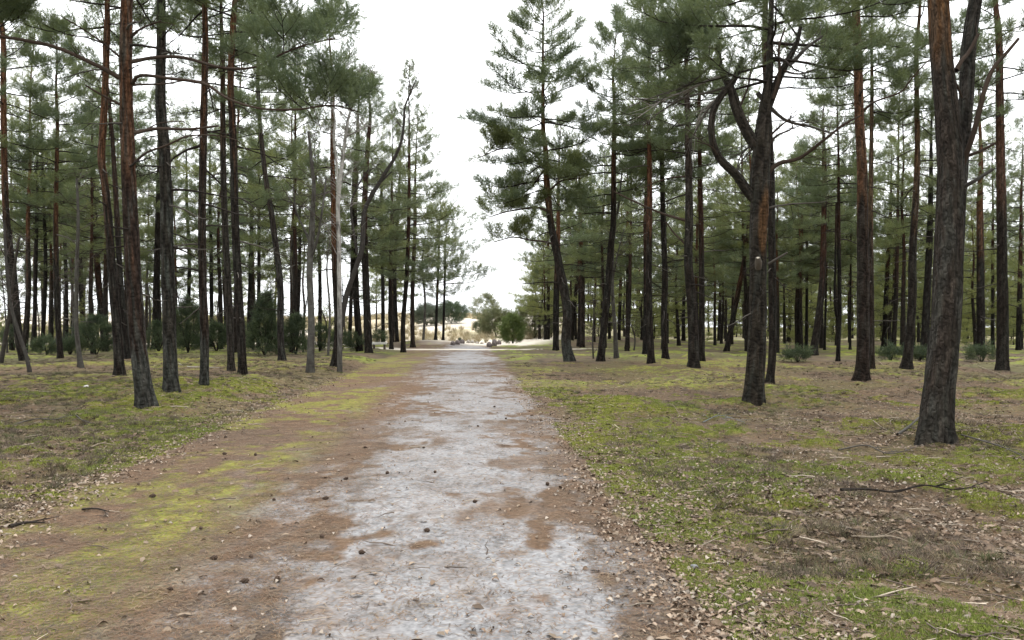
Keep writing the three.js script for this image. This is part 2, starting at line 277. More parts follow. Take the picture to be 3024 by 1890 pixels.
function plantBoughs(o, list, k, tint) {
  boughs ??= [5, 6, 7, 8].map((e) => makeBough(e * 101));
  for (const [name, geo, mat] of [['crown_branches', boughs[k].wood, twigMat], ['crown', boughs[k].leaf, needleMatV]]) {
    const m = shade(new THREE.InstancedMesh(geo, mat, list.length)); m.name = name; m.userData = { kind: 'stuff' };
    list.forEach(([p, az, el, L, c], i) => { QQ.setFromEuler(new THREE.Euler(0, -az, el, 'YXZ')); const e = L / 2; m.setMatrixAt(i, M4.compose(p, QQ, t2.set(e, lerp(e, 1, 0.3), lerp(e, 1, 0.4)))); if (name === 'crown') { tint(c); m.setColorAt(i, C0); } });
    o.add(m);
  }
}
const pineTint = (k) => (c) => { const y = clamp(c * 0.75 + k * 0.25); C0.setRGB(lerp(0.082, 0.172, y), lerp(0.116, 0.194, y), lerp(0.066, 0.056, y)); };

// ---------------------------------------------------------------- a pine
const WOOD = { orange: [0.165, 0.078, 0.040], rust: [0.078, 0.036, 0.023], brown: [0.048, 0.034, 0.026], grey: [0.062, 0.057, 0.050], lichen: [0.085, 0.092, 0.080], dead: [0.075, 0.066, 0.057], dark: [0.023, 0.0185, 0.0155], pale: [0.19, 0.155, 0.115], white: [0.30, 0.28, 0.25] };
const mixc = (a, b, t) => [lerp(a[0], b[0], t), lerp(a[1], b[1], t), lerp(a[2], b[2], t)];
function barkPaint(seed, base, low, mid, from, to, lichen, foot = 0) {
  return (len, a, p) => {
    const h = p.y - base, ca = Math.cos(a) * 1.3 + seed, sa = Math.sin(a) * 1.3, n = fbm(ca * 1.6 + h * 0.15, sa * 1.6 + h * 1.1 + seed, 3), n2 = vn(ca * 5 + h, sa * 5 + h * 5);
    const k = sstep(from, to, h + (n - 0.5) * (to - from) * 1.9);
    let c = mixc(low, mid, k); const v = 0.8 + 0.42 * n2; c = [c[0] * v, c[1] * v, c[2] * v];
    if (k > 0.5) c = mixc(c, WOOD.grey, sstep(0.62, 0.75, n) * 0.55);
    if (lichen) c = mixc(c, WOOD.lichen, lichen * sstep(0.5, 0.64, fbm(ca * 2.2 - h * 0.6, sa * 2.2 + h * 1.7 + 9 + seed, 3)));
    if (foot) c = mixc(c, mixc(WOOD.lichen, WOOD.grey, n2), foot * sstep(0.1, -0.12, h - 0.55 - foot * 0.9 * n + 1.2 * (fbm(ca * 3, sa * 3 + h * 2.5, 3) - 0.5)));
    return c;
  };
}
function branchCurve(r, start, az, el, L, droop, upturn, n = 6) {
  const pts = [start.clone()], p = start.clone(); let a = az, e = el;
  for (let i = 0; i < n; i++) { const u = i / n; e += (u < 0.45 ? -droop : upturn) / n * 1.6 + (r() - 0.5) * 0.22; a += (r() - 0.5) * 0.34; p.x += Math.cos(a) * Math.cos(e) * L / n; p.z += Math.sin(a) * Math.cos(e) * L / n; p.y += Math.sin(e) * L / n; pts.push(p.clone()); }
  return pts;
}
function pointOn(pts, t, out) { const f = clamp(t) * (pts.length - 1), k = Math.min(pts.length - 2, Math.floor(f)); return out.lerpVectors(pts[k], pts[k + 1], f - k); }
/** foliage along a live branch: side twigs carrying sprays */
function leafy(r, pts, L, wood, list, dens, warm, from = 0.3) {
  const dir = V(0, 0, 0), p = V(0, 0, 0), s = V(0, 0, 0), woodC = WOOD.dark, paint = () => woodC;
  const n = Math.max(4, Math.round(L * 4.2 * dens));
  for (let i = 0; i < n; i++) {
    const t = from + (1 - from) * (i + 0.6 * r()) / n; pointOn(pts, t, p); pointOn(pts, Math.min(1, t + 0.08), s); pointOn(pts, t - 0.08, t2); dir.subVectors(s, t2).normalize();
    const sgn = i % 2 ? 1 : -1, tl = (0.25 + 0.5 * (1 - t) * Math.min(1.3, L / 2)) * (0.7 + 0.6 * r());
    s.set(-dir.z, 0, dir.x).multiplyScalar(sgn * (0.8 + 0.3 * r())).addScaledVector(dir, 0.75).addScaledVector(UP, 0.12 + 0.35 * r()).normalize();
    const q1 = p.clone().addScaledVector(s, tl * 0.5), q2 = p.clone().addScaledVector(s, tl).addScaledVector(UP, tl * 0.16);
    wood.push(tube([p.clone(), q1, q2], [0.009, 0.006, 0.003], 3, paint));
    const m = 2 + Math.round(tl * 2.6);
    for (let k = 0; k < m; k++) { pointOn([p, q1, q2], 0.3 + 0.7 * (k + 0.4) / m, t1); const d = s.clone().multiplyScalar(0.7).addScaledVector(UP, 0.3 + 0.5 * r()).add(t2.set(r() - 0.5, r() - 0.5, r() - 0.5).multiplyScalar(0.9)).normalize(); list.push([t1.clone().addScaledVector(d, -0.12), d, 0.75 + 0.55 * r(), clamp(warm + 0.55 * (r() - 0.5)), r() * 6.28]); }
  }
  const e = pts[pts.length - 1]; dir.subVectors(e, pts[pts.length - 2]).normalize();
  for (let k = 0; k < 3; k++) list.push([e.clone(), dir.clone().add(t2.set(r() - 0.5, r() * 0.6, r() - 0.5)).normalize(), 0.9 + 0.4 * r(), clamp(warm + 0.5 * (r() - 0.5)), r() * 6.28]);
}
/** o: root Group; trunk: {P,R} world-or-local points upward; crown settings */
function dressPine(o, r, P, R, s) {
  const H = P[P.length - 1].y - P[0].y, y0 = P[0].y, wood = [], list = [], far = [];
  const find = (h) => { let i = 0; while (i < P.length - 2 && P[i + 1].y - y0 < h) i++; const f = clamp((h - (P[i].y - y0)) / Math.max(1e-3, P[i + 1].y - P[i].y)); return [V(0, 0, 0).lerpVectors(P[i], P[i + 1], f), lerp(R[i], R[i + 1], f)]; };
  // live crown
  let h = s.crown; const span = H - s.crown; let az = r() * 6;
  while (h < H - 0.15) {
    const u = (h - s.crown) / span, prof = Math.pow(1 - u, 0.75) * (0.55 + 0.45 * sstep(0, 0.22, u)), k = u > 0.85 ? 3 : 2 + (r() < 0.5 ? 1 : 0);
    for (let i = 0; i < k; i++) {
      az += 2.4 + (r() - 0.5) * 0.9; let L = s.reach * prof * (0.7 + 0.5 * r()) + 0.3;
      if (s.side) L *= 1 + s.side * Math.cos(az - (s.sideAz ?? Math.PI));
      if (r() < s.gap) continue;
      const [p, rr] = find(h + (r() - 0.5) * 0.2), el = lerp(-0.05, 0.95, u * u) + (r() - 0.5) * 0.35, b = branchCurve(r, p, az, el, L, 0.25 * (1 - u), 0.55);
      if (s.bough) { far.push([p, az, el, L * 1.05, clamp((s.warm ?? 0.4) + (r() - 0.5) * 0.7)]); continue; }
      const r0 = Math.min(rr * 0.62, 0.010 + L * 0.0105);
      wood.push(tube(b, b.map((_, j) => lerp(r0, 0.005, j / (b.length - 1))), 4, () => WOOD.dark));
      leafy(r, b, L, wood, list, s.dens ?? 1, clamp((s.warm ?? 0.4) + (r() - 0.5) * 0.4), 0.28);
    }
    h += (s.step ?? 0.42) * (0.75 + 0.5 * r());
  }
  const [tp] = find(H); for (let k = 0; k < 8; k++) list.push([tp.clone().addScaledVector(UP, -0.12 * k), V(r() - 0.5, 0.9, r() - 0.5).normalize(), 1, s.warm ?? 0.4, r() * 6]);
  if (wood.length) { const g = part(o, 'crown_branches', mergeGeometries(wood), twigMat); g.userData.kind = 'stuff'; }
  if (far.length) plantBoughs(o, far, Math.floor(r() * 4), pineTint(s.warm ?? 0.4)); else needles(o, 'crown', list, sprays[Math.floor(r() * 4)], pineTint(s.warm ?? 0.4));
  // dead, bare lower branches: each can be picked out
  const nDead = Math.round((s.dead ?? 0) * (s.bough ? 1.5 : 2.3));
  for (let i = 0; i < nDead; i++) {
    const [p, rr] = find(lerp(s.deadFrom ?? 1.8, s.crown + 0.6, (i + r()) / nDead)), L = (0.55 + 1.9 * r() * r()) * (s.deadLen ?? 1), b = branchCurve(r, p, r() * 6.28, 0.25 - 0.5 * r(), L, 0.3, 0.35, 5), r0 = Math.min(rr * 0.45, 0.011 + 0.010 * L);
    const gs = [tube(b, b.map((_, j) => lerp(r0, 0.004, j / 5)), 5, () => (i % 3 ? WOOD.dark : WOOD.dead))];
    for (let k = 0; k < 3 + L * 3; k++) { const t = 0.25 + 0.7 * r(), a = V(0, 0, 0), d = V(0, 0, 0); pointOn(b, t, a); pointOn(b, t + 0.1, d).sub(a).normalize().add(t2.set(r() - 0.5, r() - 0.6, r() - 0.5).multiplyScalar(1.6)).normalize(); const l = 0.12 + 0.4 * r() * L * 0.6; gs.push(tube([a, a.clone().addScaledVector(d, l * 0.5), a.clone().addScaledVector(d, l).addScaledVector(UP, -0.04)], [0.007, 0.005, 0.003], 3, () => WOOD.dark)); }
    part(o, 'branch', mergeGeometries(gs), twigMat);
  }
}
const flare = (r0, seed, base, amt) => (len, a, p) => { const h = p.y - base, n = 0.93 + 0.14 * vn(Math.cos(a) * 2.4 + seed + h * 0.8, Math.sin(a) * 2.4 + h * 2.6); return n * (1 + 1.5 * amt * Math.exp(-Math.max(0, h) / 0.2) * (0.65 + 0.5 * Math.cos(a * 4 + seed) + 0.3 * Math.cos(a * 3 + seed * 2))); };

/** main pine from measured pixels: s.pts = [[px, py, width px], ...] from base up */
let serial = 100;
function pine(s) {
  const seed = serial++, r = RNG(seed * 7919), [bx, by, bw] = s.pts[0], Z = s.Z ?? baseDepth(bx, by), x0 = (bx - 1209.5) / FOCAL * Z, y0 = ground(x0, Z), base = V(x0, y0, -Z), k = Z / FOCAL;
  const o = thing(s.name ?? 'pine_tree', s.label, s.category ?? 'pine tree', s.group); o.position.copy(base);
  const pts = [], rad = []; const lean = (r() - 0.5) * (s.lean ?? 0.06);
  pts.push(V(0, -0.2, 0)); rad.push(bw * k * 0.5);
  s.pts.forEach(([px, py, w], i) => { const p = at(px, py, Z).sub(base); if (i === 0) p.y = 0; p.z = lean * p.y; pts.push(p); rad.push(w * k * 0.5 * (i ? 1 : 0.96)); });
  const last = pts[pts.length - 1], prev = pts[pts.length - 2], H = s.H ?? 15, rl = rad[rad.length - 1];
  if (H > last.y + 0.8) { const dx = clamp((last.x - prev.x) / (last.y - prev.y), -0.08, 0.08); const d = H - last.y; for (const f of [0.35, 0.7, 1]) { pts.push(V(last.x + dx * d * f * 0.6 + (r() - 0.5) * 0.15, last.y + d * f, last.z + (r() - 0.5) * 0.2)); rad.push(Math.max(0.014, rl * (1 - 0.93 * f))); } }
  const [P, R] = resample(pts, rad, Z < 27 ? 0.11 : 0.22), sides = s.scar ? 44 : Z < 18 ? 28 : Z < 30 ? 18 : 12;
  const paint = barkPaint(seed * 1.37, 0, s.low ?? WOOD.brown, s.mid ?? WOOD.orange, s.from ?? 4, s.to ?? 6.5, s.lichen ?? 0.25, s.foot ?? 0);
  const scarred = s.scar ? (l, a, p) => { const [ha, hb, aa, wa] = s.scar, d = Math.atan2(Math.sin(a - aa), Math.cos(a - aa)), n = fbm(a * 3, p.y * 2.2, 3), k = sstep(0.16, -0.02, Math.abs(d) - wa * Math.sqrt(Math.max(0, 1 - (2 * (p.y - ha) / (hb - ha) - 1) ** 2)) + (n - 0.5) * 0.6) * sstep(ha - 0.1, ha + 0.15, p.y) * sstep(hb + 0.1, hb - 0.3, p.y), v = 0.55 + 0.9 * vn(a * 9, p.y * 3); return mixc(paint(l, a, p), [0.135 * v, 0.072 * v, 0.034 * v], k * 0.9); } : paint;
  const trunk = part(o, 'trunk', tube(P, R, sides, scarred, { rough: flare(R[0], seed, 0, s.flare ?? 0.28) }), barkMat);
  if (s.stems) for (const st of s.stems) { const q = st.map(([px, py, w, dz = 0]) => { const p = at(px, py, Z).sub(base); p.z = dz + lean * p.y; return p; }); if (st.up) { const e = q[q.length - 1]; q.push(V(e.x + 0.4, e.y + 2.5, e.z), V(e.x + 0.5, e.y + 6, e.z)); st.push([0, 0, st[st.length - 1][2] * 0.6], [0, 0, 3]); } const [A, B] = resample(q, st.map((e) => e[2] * k * 0.5), 0.12); part(o, st.name ?? 'trunk', tube(A, B, 18, st.paint ?? paint, { rough: flare(B[0], seed + 3, 0, 0) }), barkMat); if (st.crown) dressPine(o, r, A, B, st.crown); }
  for (const b of s.branches ?? []) { // limbs traced one by one
    const list = [], wood = [];
    const q = b.pts.map(([px, py, dz = 0]) => { const p = at(px, py, Z).sub(base); p.z = dz + lean * p.y; return p; }), w0 = (s.tangle ? 1.25 : 1.1) * (b.w ?? 6) * k * 0.5, w1 = (b.w1 ?? 1.6) * k * 0.5;
    const [A, B] = resample(q, q.map((_, i) => lerp(w0, w1, i / (q.length - 1))), 0.12), c = b.c ?? WOOD.brown, gs = [tube(A, B.map((e, i) => e * (0.92 + 0.16 * vn(i * 0.9, seed))), 7, (l, a, p) => { const v = 0.75 + 0.5 * vn(l * 9, a * 2 + seed); return [c[0] * v, c[1] * v, c[2] * v]; })];
    const L = q.reduce((e, p, i) => i ? e + p.distanceTo(q[i - 1]) : 0, 0);
    for (let i = 0; i < (b.twigs ?? L * (s.tangle ?? 3)); i++) { const a = V(0, 0, 0), d = V(0, 0, 0), t = 0.2 + 0.78 * r(); pointOn(A, t, a); pointOn(A, t + 0.05, d).sub(a).normalize().add(t2.set(r() - 0.5, r() - 0.45, r() - 0.5).multiplyScalar(1.8)).normalize(); const l = (0.2 + 0.8 * r() * r()) * (s.tangle ? 1.5 : 1); const e = a.clone().addScaledVector(d, l * 0.55); gs.push(tube([a, e, e.clone().addScaledVector(d.add(t2.set(r() - 0.5, r() - 0.5, r() - 0.5).multiplyScalar(0.7)).normalize(), l * 0.45)], [0.0085, 0.0065, 0.0035], 3, () => c)); }
    const limb = part(o, 'branch', mergeGeometries(gs), twigMat);
    if (b.leaf) leafy(r, A, L * (1 - b.leaf), wood, list, b.dens ?? 1.2, s.warm ?? 0.35, b.leaf);
    for (let i = 0; i < (b.tufts ?? 0); i++) { const a = V(0, 0, 0); pointOn(A, lerp(b.leaf ?? 0.5, 1, i / b.tufts), a); const az = r() * 6.28, bb = branchCurve(r, a, az, 0.35 + 0.3 * r(), 0.5 + 0.6 * r(), 0, 0.4, 4); wood.push(tube(bb, [0.012, 0.01, 0.008, 0.006, 0.004], 3, () => WOOD.dark)); leafy(r, bb, 1.1, wood, list, 1.3, s.warm ?? 0.35, 0.15); }
    if (list.length) { part(limb, 'twigs', mergeGeometries(wood), twigMat).userData.kind = 'stuff'; needles(limb, 'foliage', list, sprays[seed % 4], pineTint(s.warm ?? 0.35)); }
  }
  if (s.crown !== false) dressPine(o, r, P, R, { crown: H * 0.5, reach: 2.2, gap: 0.12, dead: 8, bough: Z > 38, ...s.crown });
  return { o, P, R, base, Z, k };
}
// ---------------------------------------------------------------- the pines that line the track, left side
const DARKLOW = [0.032, 0.025, 0.020];
pine({ foot: 0.8, label: 'reddish pine left of the track with long crooked side branches, nearest on that side', H: 15.5, from: 3.4, to: 6.2, low: [0.045, 0.030, 0.023], lichen: 0.55, warm: 0.3,
  pts: [[344, 962, 42], [340, 920, 39], [327, 800, 37], [320, 679, 36], [313, 524, 34], [308, 373, 31], [305, 222, 29], [306, 75, 27]],
  crown: { crown: 7.6, reach: 2.6, dead: 5, deadFrom: 2.2, gap: 0.2, deadLen: 0.8 },
  branches: [
    { pts: [[300, 195], [270, 178, 0.2], [241, 165, 0.3], [181, 141, 0.5], [115, 129, 0.6], [39, 117, 0.7], [5, 82, 0.7]], w: 11, w1: 5, leaf: 0.8, tufts: 4 },
    { pts: [[316, 152], [350, 134, -0.2], [398, 126, -0.3], [440, 135, -0.2], [483, 153, 0], [543, 174, 0.2], [617, 177, 0.3], [681, 153, 0.4], [740, 136, 0.5], [810, 120, 0.5]], w: 9, w1: 3, leaf: 0.72, tufts: 6, dens: 1 },
    { pts: [[320, 203], [347, 192, 0.2], [422, 202, 0.3], [513, 220, 0.4], [558, 250, 0.4], [635, 277, 0.5], [723, 280, 0.5], [801, 271, 0.5], [862, 285, 0.5]], w: 8, w1: 3, leaf: 0.78, tufts: 6, dens: 1.1 },
    { pts: [[320, 318], [356, 298, -0.3], [422, 289, -0.6], [483, 274, -0.8]], w: 9, w1: 5, twigs: 2 },
    { pts: [[320, 390], [362, 370, 0.2], [422, 358, 0.4], [483, 343, 0.6], [558, 346, 0.7], [602, 359, 0.8]], w: 6, w1: 2 },
    { pts: [[300, 255], [268, 240, 0.2], [238, 222, 0.4]], w: 6, w1: 4, twigs: 2 },
    { pts: [[298, 146], [270, 120, 0.3], [241, 100, 0.5], [205, 80, 0.7]], w: 5, w1: 2 },
    { pts: [[314, 96], [345, 80, 0.1], [400, 66, 0.2]], w: 7, w1: 3 },
    { pts: [[316, 205], [323, 188, -0.4], [360, 174, -0.7], [400, 158, -0.9], [440, 156, -1]], w: 6, w1: 2 },
    { pts: [[316, 310], [320, 300, -0.4], [345, 275, -0.6], [400, 262, -0.8]], w: 5, w1: 2 } ] });
pine({ foot: 0.8, label: 'grey lichen-covered pine trunk standing just behind the reddish branchy pine', H: 16, low: [0.049, 0.043, 0.035], mid: [0.081, 0.065, 0.054], from: 5, to: 9, lichen: 0.8, warm: 0.3,
  pts: [[405, 925, 35], [401, 800, 31], [398, 679, 30], [395, 524, 29], [389, 343, 26], [383, 283, 24], [380, 193, 23], [383, 75, 21]], crown: { crown: 8.6, reach: 2.4, dead: 9 } });
pine({ foot: 0.9, label: 'slim straight pine with grey foot, third trunk from the reddish branchy pine', H: 15, from: 4.5, to: 8, lichen: 0.45,
  pts: [[483, 910, 21], [482, 800, 20], [477, 679, 19], [473, 524, 18], [474, 373, 17], [475, 222, 16], [476, 75, 14]], crown: { crown: 8.8, reach: 2.1, dead: 8 } });
pine({ label: 'dull brown pine half hidden beside a darker straight pine left of the track', H: 15.5, low: [0.051, 0.043, 0.035], mid: [0.108, 0.068, 0.044], from: 5, to: 9,
  pts: [[546, 876, 17], [543, 739, 17], [537, 600, 15], [534, 524, 14], [531, 373, 13], [531, 160, 11]], crown: { crown: 8.4, reach: 2, dead: 10 } });
pine({ label: 'straight dark-footed pine with orange upper trunk, rightmost of the near left pines', H: 15.5, from: 6, to: 9, low: DARKLOW,
  pts: [[573, 890, 21], [571, 800, 20], [564, 679, 19], [558, 524, 18], [555, 373, 17], [552, 268, 16], [549, 222, 15], [555, 75, 14]], crown: { crown: 9, reach: 2.2, dead: 9 } });
pine({ label: 'pine with S-bent reddish trunk just left of the branchy reddish pine', H: 15.5, from: 4.2, to: 7, low: DARKLOW,
  pts: [[283, 890, 24], [277, 800, 22], [265, 679, 20], [250, 510, 18], [241, 434, 17], [232, 370, 17], [235, 300, 16], [238, 220, 15], [241, 75, 14]], crown: { crown: 9.5, reach: 2.3, dead: 8 } });
pine({ label: 'thin dark leaning pine crossing behind the S-bent pine', H: 15, from: 4, to: 8, low: WOOD.dark, mid: [0.065, 0.038, 0.027],
  pts: [[302, 848, 15], [290, 739, 14], [283, 640, 13], [275, 500, 12], [268, 380, 10], [262, 300, 9], [247, 160, 8]], crown: { crown: 9.6, reach: 2, dead: 8 } });
pine({ label: 'leaning pine at the far left edge with dark foot', H: 16, from: 5, to: 8, low: DARKLOW,
  pts: [[57, 852, 20], [45, 800, 18], [30, 649, 17], [14, 524, 15], [6, 283, 13], [3, 75, 11]], crown: { crown: 9, reach: 2.6, dead: 9 } });
pine({ label: 'slim red-trunked pine third from the left edge above a low juniper', H: 14.5, from: 4, to: 7, low: DARKLOW,
  pts: [[143, 846, 14], [134, 720, 13], [130, 528, 11], [131, 400, 9], [132, 280, 8]], crown: { crown: 6.8, reach: 2.4, dead: 8 } });
pine({ label: 'dark slim pine just right of the curved grey birch on the left', H: 14, low: WOOD.dark, mid: WOOD.dark, pts: [[199, 806, 13], [190, 600, 11], [188, 400, 9]], Z: 58, crown: { crown: 7, reach: 2.4, dead: 7 } });
pine({ label: 'rust-coloured leaning pine behind the S-bent pine on the left', H: 15, low: DARKLOW, mid: WOOD.rust, from: 2.5, to: 5, pts: [[247, 806, 15], [232, 649, 14], [225, 528, 12], [220, 380, 10]], Z: 50, crown: { crown: 7.6, reach: 2.3, dead: 8 } });
pine({ label: 'dark slim pine standing right behind the grey lichen-covered trunk', H: 15, low: WOOD.dark, mid: DARKLOW, pts: [[367, 820, 17], [370, 679, 15], [374, 524, 13], [378, 300, 10]], Z: 46, crown: { crown: 8, reach: 2.3, dead: 8 } });
pine({ label: 'dark thin pine between the straight near pines and the leaning grey pine', H: 14.5, low: WOOD.dark, mid: DARKLOW, pts: [[587, 815, 12], [590, 647, 10], [591, 496, 9]], Z: 54, crown: { crown: 7.4, reach: 2.3, dead: 8 } });
pine({ label: 'grey pine leaning left with a gently curved trunk above a young spruce', H: 15, low: [0.045, 0.039, 0.034], mid: [0.086, 0.065, 0.054], from: 4, to: 9, lichen: 0.5,
  pts: [[666, 853, 17], [663, 798, 16], [663, 677, 15], [653, 586, 14], [641, 496, 13], [635, 464, 12], [620, 343, 11], [611, 208, 9]], crown: { crown: 6.8, reach: 2.3, dead: 10, gap: 0.2 } });
pine({ label: 'orange-stemmed pine rising beside the white birch left of the track', H: 13.5, from: 3.6, to: 5.2, mid: [0.161, 0.075, 0.035], low: DARKLOW, warm: 0.5,
  pts: [[789, 866, 16], [797, 798, 15], [795, 700, 15], [792, 647, 14], [789, 496, 13], [786, 330, 10]], crown: { crown: 7.4, reach: 1.7, gap: 0.45, dead: 6 } });
pine({ label: 'dark pine with thick bushy crown behind the leaning bare birch', H: 15.5, low: WOOD.dark, mid: WOOD.rust, from: 6, to: 9, warm: 0.5, pts: [[850, 815, 17], [840, 677, 15], [837, 496, 13], [845, 330, 10]], Z: 46, crown: { crown: 5.2, reach: 2.4, dead: 7 } });
pine({ label: 'stout dark pine beside the low white bench', H: 15, low: DARKLOW, mid: WOOD.rust, from: 5, to: 8, warm: 0.45, pts: [[871, 838, 19], [865, 677, 17], [862, 496, 14], [872, 330, 10]], Z: 43, crown: { crown: 5.4, reach: 2.6, dead: 9 } });
pine({ label: 'slim dark pine just right of the low white bench', H: 15.5, low: DARKLOW, mid: WOOD.rust, from: 4, to: 7, warm: 0.5, pts: [[925, 829, 10], [922, 677, 9], [926, 520, 8]], Z: 52, crown: { crown: 5, reach: 2.4, dead: 6 } });
pine({ label: 'forked-looking slim pine at the left verge near the far end of the track', H: 17, low: DARKLOW, mid: WOOD.rust, from: 4, to: 7, warm: 0.55, pts: [[953, 834, 12], [952, 767, 11], [961, 647, 10], [966, 480, 8], [966, 374, 6]], Z: 47, crown: { crown: 4.6, reach: 2.7, dead: 6, side: 0.15, sideAz: 0 } });
pine({ label: 'brown pine behind the slim pine at the left verge end', H: 16, low: WOOD.brown, mid: WOOD.rust, from: 4, to: 7, warm: 0.5, pts: [[975, 818, 11], [974, 700, 10], [980, 520, 8]], Z: 55, crown: { crown: 5, reach: 2.5, dead: 5 } });
pine({ label: 'left one of two thin dark pines on the mound where the track ends', H: 11.5, tangle: 9, scar: [3.0, 4.45, 5.15, 0.6], low: WOOD.dark, mid: WOOD.dark, warm: 0.55, pts: [[1029, 800, 7], [1036, 617, 5.5]], Z: 60, crown: { crown: 3.9, reach: 2.9, dead: 4, side: 0.2, sideAz: 0 } });
pine({ label: 'right one of two thin dark pines on the mound where the track ends', H: 9.5, low: WOOD.dark, mid: WOOD.dark, warm: 0.55, pts: [[1047, 800, 6.5], [1051, 617, 5]], Z: 61, crown: { crown: 3.6, reach: 3.0, dead: 3, side: 0.25, sideAz: 0 } });
for (const [px, py, Z, H, label] of [
  [938, 806, 60, 14, 'thin dark pine seen between two slim pines right of the bench'], [905, 806, 64, 14, 'thin pine behind the bench, nearest its right end'], [826, 808, 60, 15, 'thin dark pine in the gap left of the bushy-crowned dark pine'],
  [700, 815, 56, 14.5, 'thin pine behind the young spruces left of the birches'], [755, 815, 58, 15, 'thin pine between the grey birch and the orange-stemmed pine'], [500, 818, 54, 15, 'thin dark pine between two straight near pines on the left'],
  [610, 818, 52, 14.5, 'thin dark pine left of the curved grey pine'], [440, 820, 55, 15.5, 'thin dark pine above the juniper right of the grey lichen trunk'], [157, 812, 55, 14, 'dark slim pine right of the slim red-trunked pine'],
  [100, 828, 47, 14.5, 'dark slim pine between the left-edge pine and the red-trunked pine'], [81, 832, 46, 14, 'very thin dark stem beside the left-edge pine'] ])
  pine({ label, H, low: WOOD.dark, mid: DARKLOW, Z, pts: [[px, py, 10], [px - 6 + (px * 7 % 13), 640, 8.5], [px - 9 + (px * 5 % 17), 460, 7]], crown: { crown: H * 0.47, reach: 2.2, dead: 7 }, warm: 0.35 });
console.log('left pines');
// ---------------------------------------------------------------- right side
pine({ foot: 0.9, label: 'pine leaning left over the track with bare orange mid trunk and grey swollen foot', H: 16.4, low: [0.045, 0.036, 0.030], mid: [0.161, 0.084, 0.041], from: 5.6, to: 7, lichen: 0.5, warm: 0.75, flare: 0.15,
  pts: [[1346, 853, 27], [1338, 820, 24], [1337, 798, 23], [1340, 737, 22], [1331, 677, 21], [1319, 617, 19], [1307, 556, 17], [1301, 524, 16], [1292, 434, 15], [1289, 358, 13], [1284, 313, 11], [1283, 190, 7], [1283, 75, 5]],
  crown: { crown: 7.6, reach: 3.5, dead: 9, deadLen: 1.3, dens: 1.25, gap: 0.05, step: 0.34, side: 0.12 },
  branches: [ { pts: [[1296, 500], [1275, 490, -0.1], [1240, 491, -0.2], [1190, 500, -0.2], [1155, 512, -0.2]], w: 6, w1: 2, leaf: 0.3, tufts: 8 }, { pts: [[1292, 410], [1282, 390], [1262, 362], [1225, 350], [1180, 352], [1130, 372]], w: 6, w1: 2, leaf: 0.35, tufts: 9 },
    { pts: [[1312, 578], [1285, 572, 0.2], [1250, 568, 0.2], [1215, 562, 0.3], [1165, 574, 0.3]], w: 5, w1: 2, leaf: 0.4, tufts: 6 }, { pts: [[1298, 450], [1325, 430, 0.3], [1370, 425, 0.5]], w: 5, w1: 2, leaf: 0.4, tufts: 4 }, { pts: [[1286, 400], [1250, 440, -0.8], [1200, 460, -1.2], [1150, 466, -1.4]], w: 4, w1: 2, leaf: 0.4, tufts: 7 } ] });
pine({ label: 'pine leaning right behind the orange-trunked leaning pine, beside a thin birch', H: 15, low: DARKLOW, mid: WOOD.orange, from: 7, to: 9.5, warm: 0.6,
  pts: [[1419, 853, 19], [1426, 780, 17], [1434, 707, 16], [1443, 586, 15], [1449, 524, 13], [1450, 400, 12], [1452, 247, 8]], crown: { crown: 6.4, reach: 2.7, dead: 8 } });
pine({ label: 'dark pine right behind the foot of the leaning orange-trunked pine', H: 14, low: WOOD.dark, warm: 0.6, pts: [[1313, 826, 15], [1314, 700, 14], [1318, 560, 11]], Z: 50, crown: { crown: 5.5, reach: 2.7, dead: 5 } });
pine({ label: 'slim orange-topped pine left of the pine that leans right', H: 13.5, from: 5, to: 7, low: WOOD.brown, warm: 0.6, pts: [[1376, 818, 12], [1376, 647, 11], [1372, 520, 9]], Z: 56, crown: { crown: 5.6, reach: 2.6, dead: 5 } });
pine({ label: 'brown pine behind the thin birch on the right', H: 13.5, low: WOOD.brown, mid: WOOD.orange, from: 5, to: 7, warm: 0.6, pts: [[1482, 820, 12], [1485, 617, 10], [1484, 500, 8]], Z: 55, crown: { crown: 5.6, reach: 2.5, dead: 6 } });
pine({ label: 'dark knobbly pine touching the left side of a straight orange pine', H: 14.5, low: WOOD.dark, mid: WOOD.rust, pts: [[1524, 835, 13], [1526, 700, 12], [1526, 526, 11]], Z: 44, warm: 0.5, crown: { crown: 6.5, reach: 2.3, dead: 10, deadLen: 0.6 } });
pine({ label: 'straight slim pine with bright orange upper trunk in the right-hand row', H: 14.5, low: DARKLOW, mid: [0.161, 0.071, 0.036], from: 4.4, to: 6.2, warm: 0.55, pts: [[1538, 856, 17], [1533, 677, 15], [1535, 524, 14], [1535, 358, 11]], crown: { crown: 8.4, reach: 2.3, dead: 8 } });
pine({ label: 'slim dark pine right of the straight orange pine', H: 14.5, low: DARKLOW, mid: WOOD.grey, from: 7, to: 10, warm: 0.55, pts: [[1572, 850, 16], [1569, 767, 15], [1572, 647, 14], [1569, 524, 13], [1566, 343, 10]], crown: { crown: 7.6, reach: 2.3, dead: 8 } });
pine({ label: 'stout dark pine with bare limbs, left of a thin reddish pine', H: 15, low: DARKLOW, mid: [0.071, 0.051, 0.041], from: 5, to: 8, warm: 0.5, pts: [[1639, 865, 27], [1636, 737, 23], [1627, 617, 20], [1629, 524, 19], [1627, 298, 15]], crown: { crown: 7.4, reach: 2.6, dead: 10, deadLen: 1.2 },
  branches: [{ pts: [[1628, 522], [1600, 512, -0.2], [1570, 500, -0.4], [1500, 468, -0.5], [1455, 446, -0.5]], w: 7, w1: 3 }, { pts: [[1624, 580], [1595, 545, -0.3], [1580, 520, -0.4]], w: 5, w1: 2 }, { pts: [[1630, 415], [1580, 418, -0.2], [1520, 440, -0.3]], w: 5, w1: 2 }] });
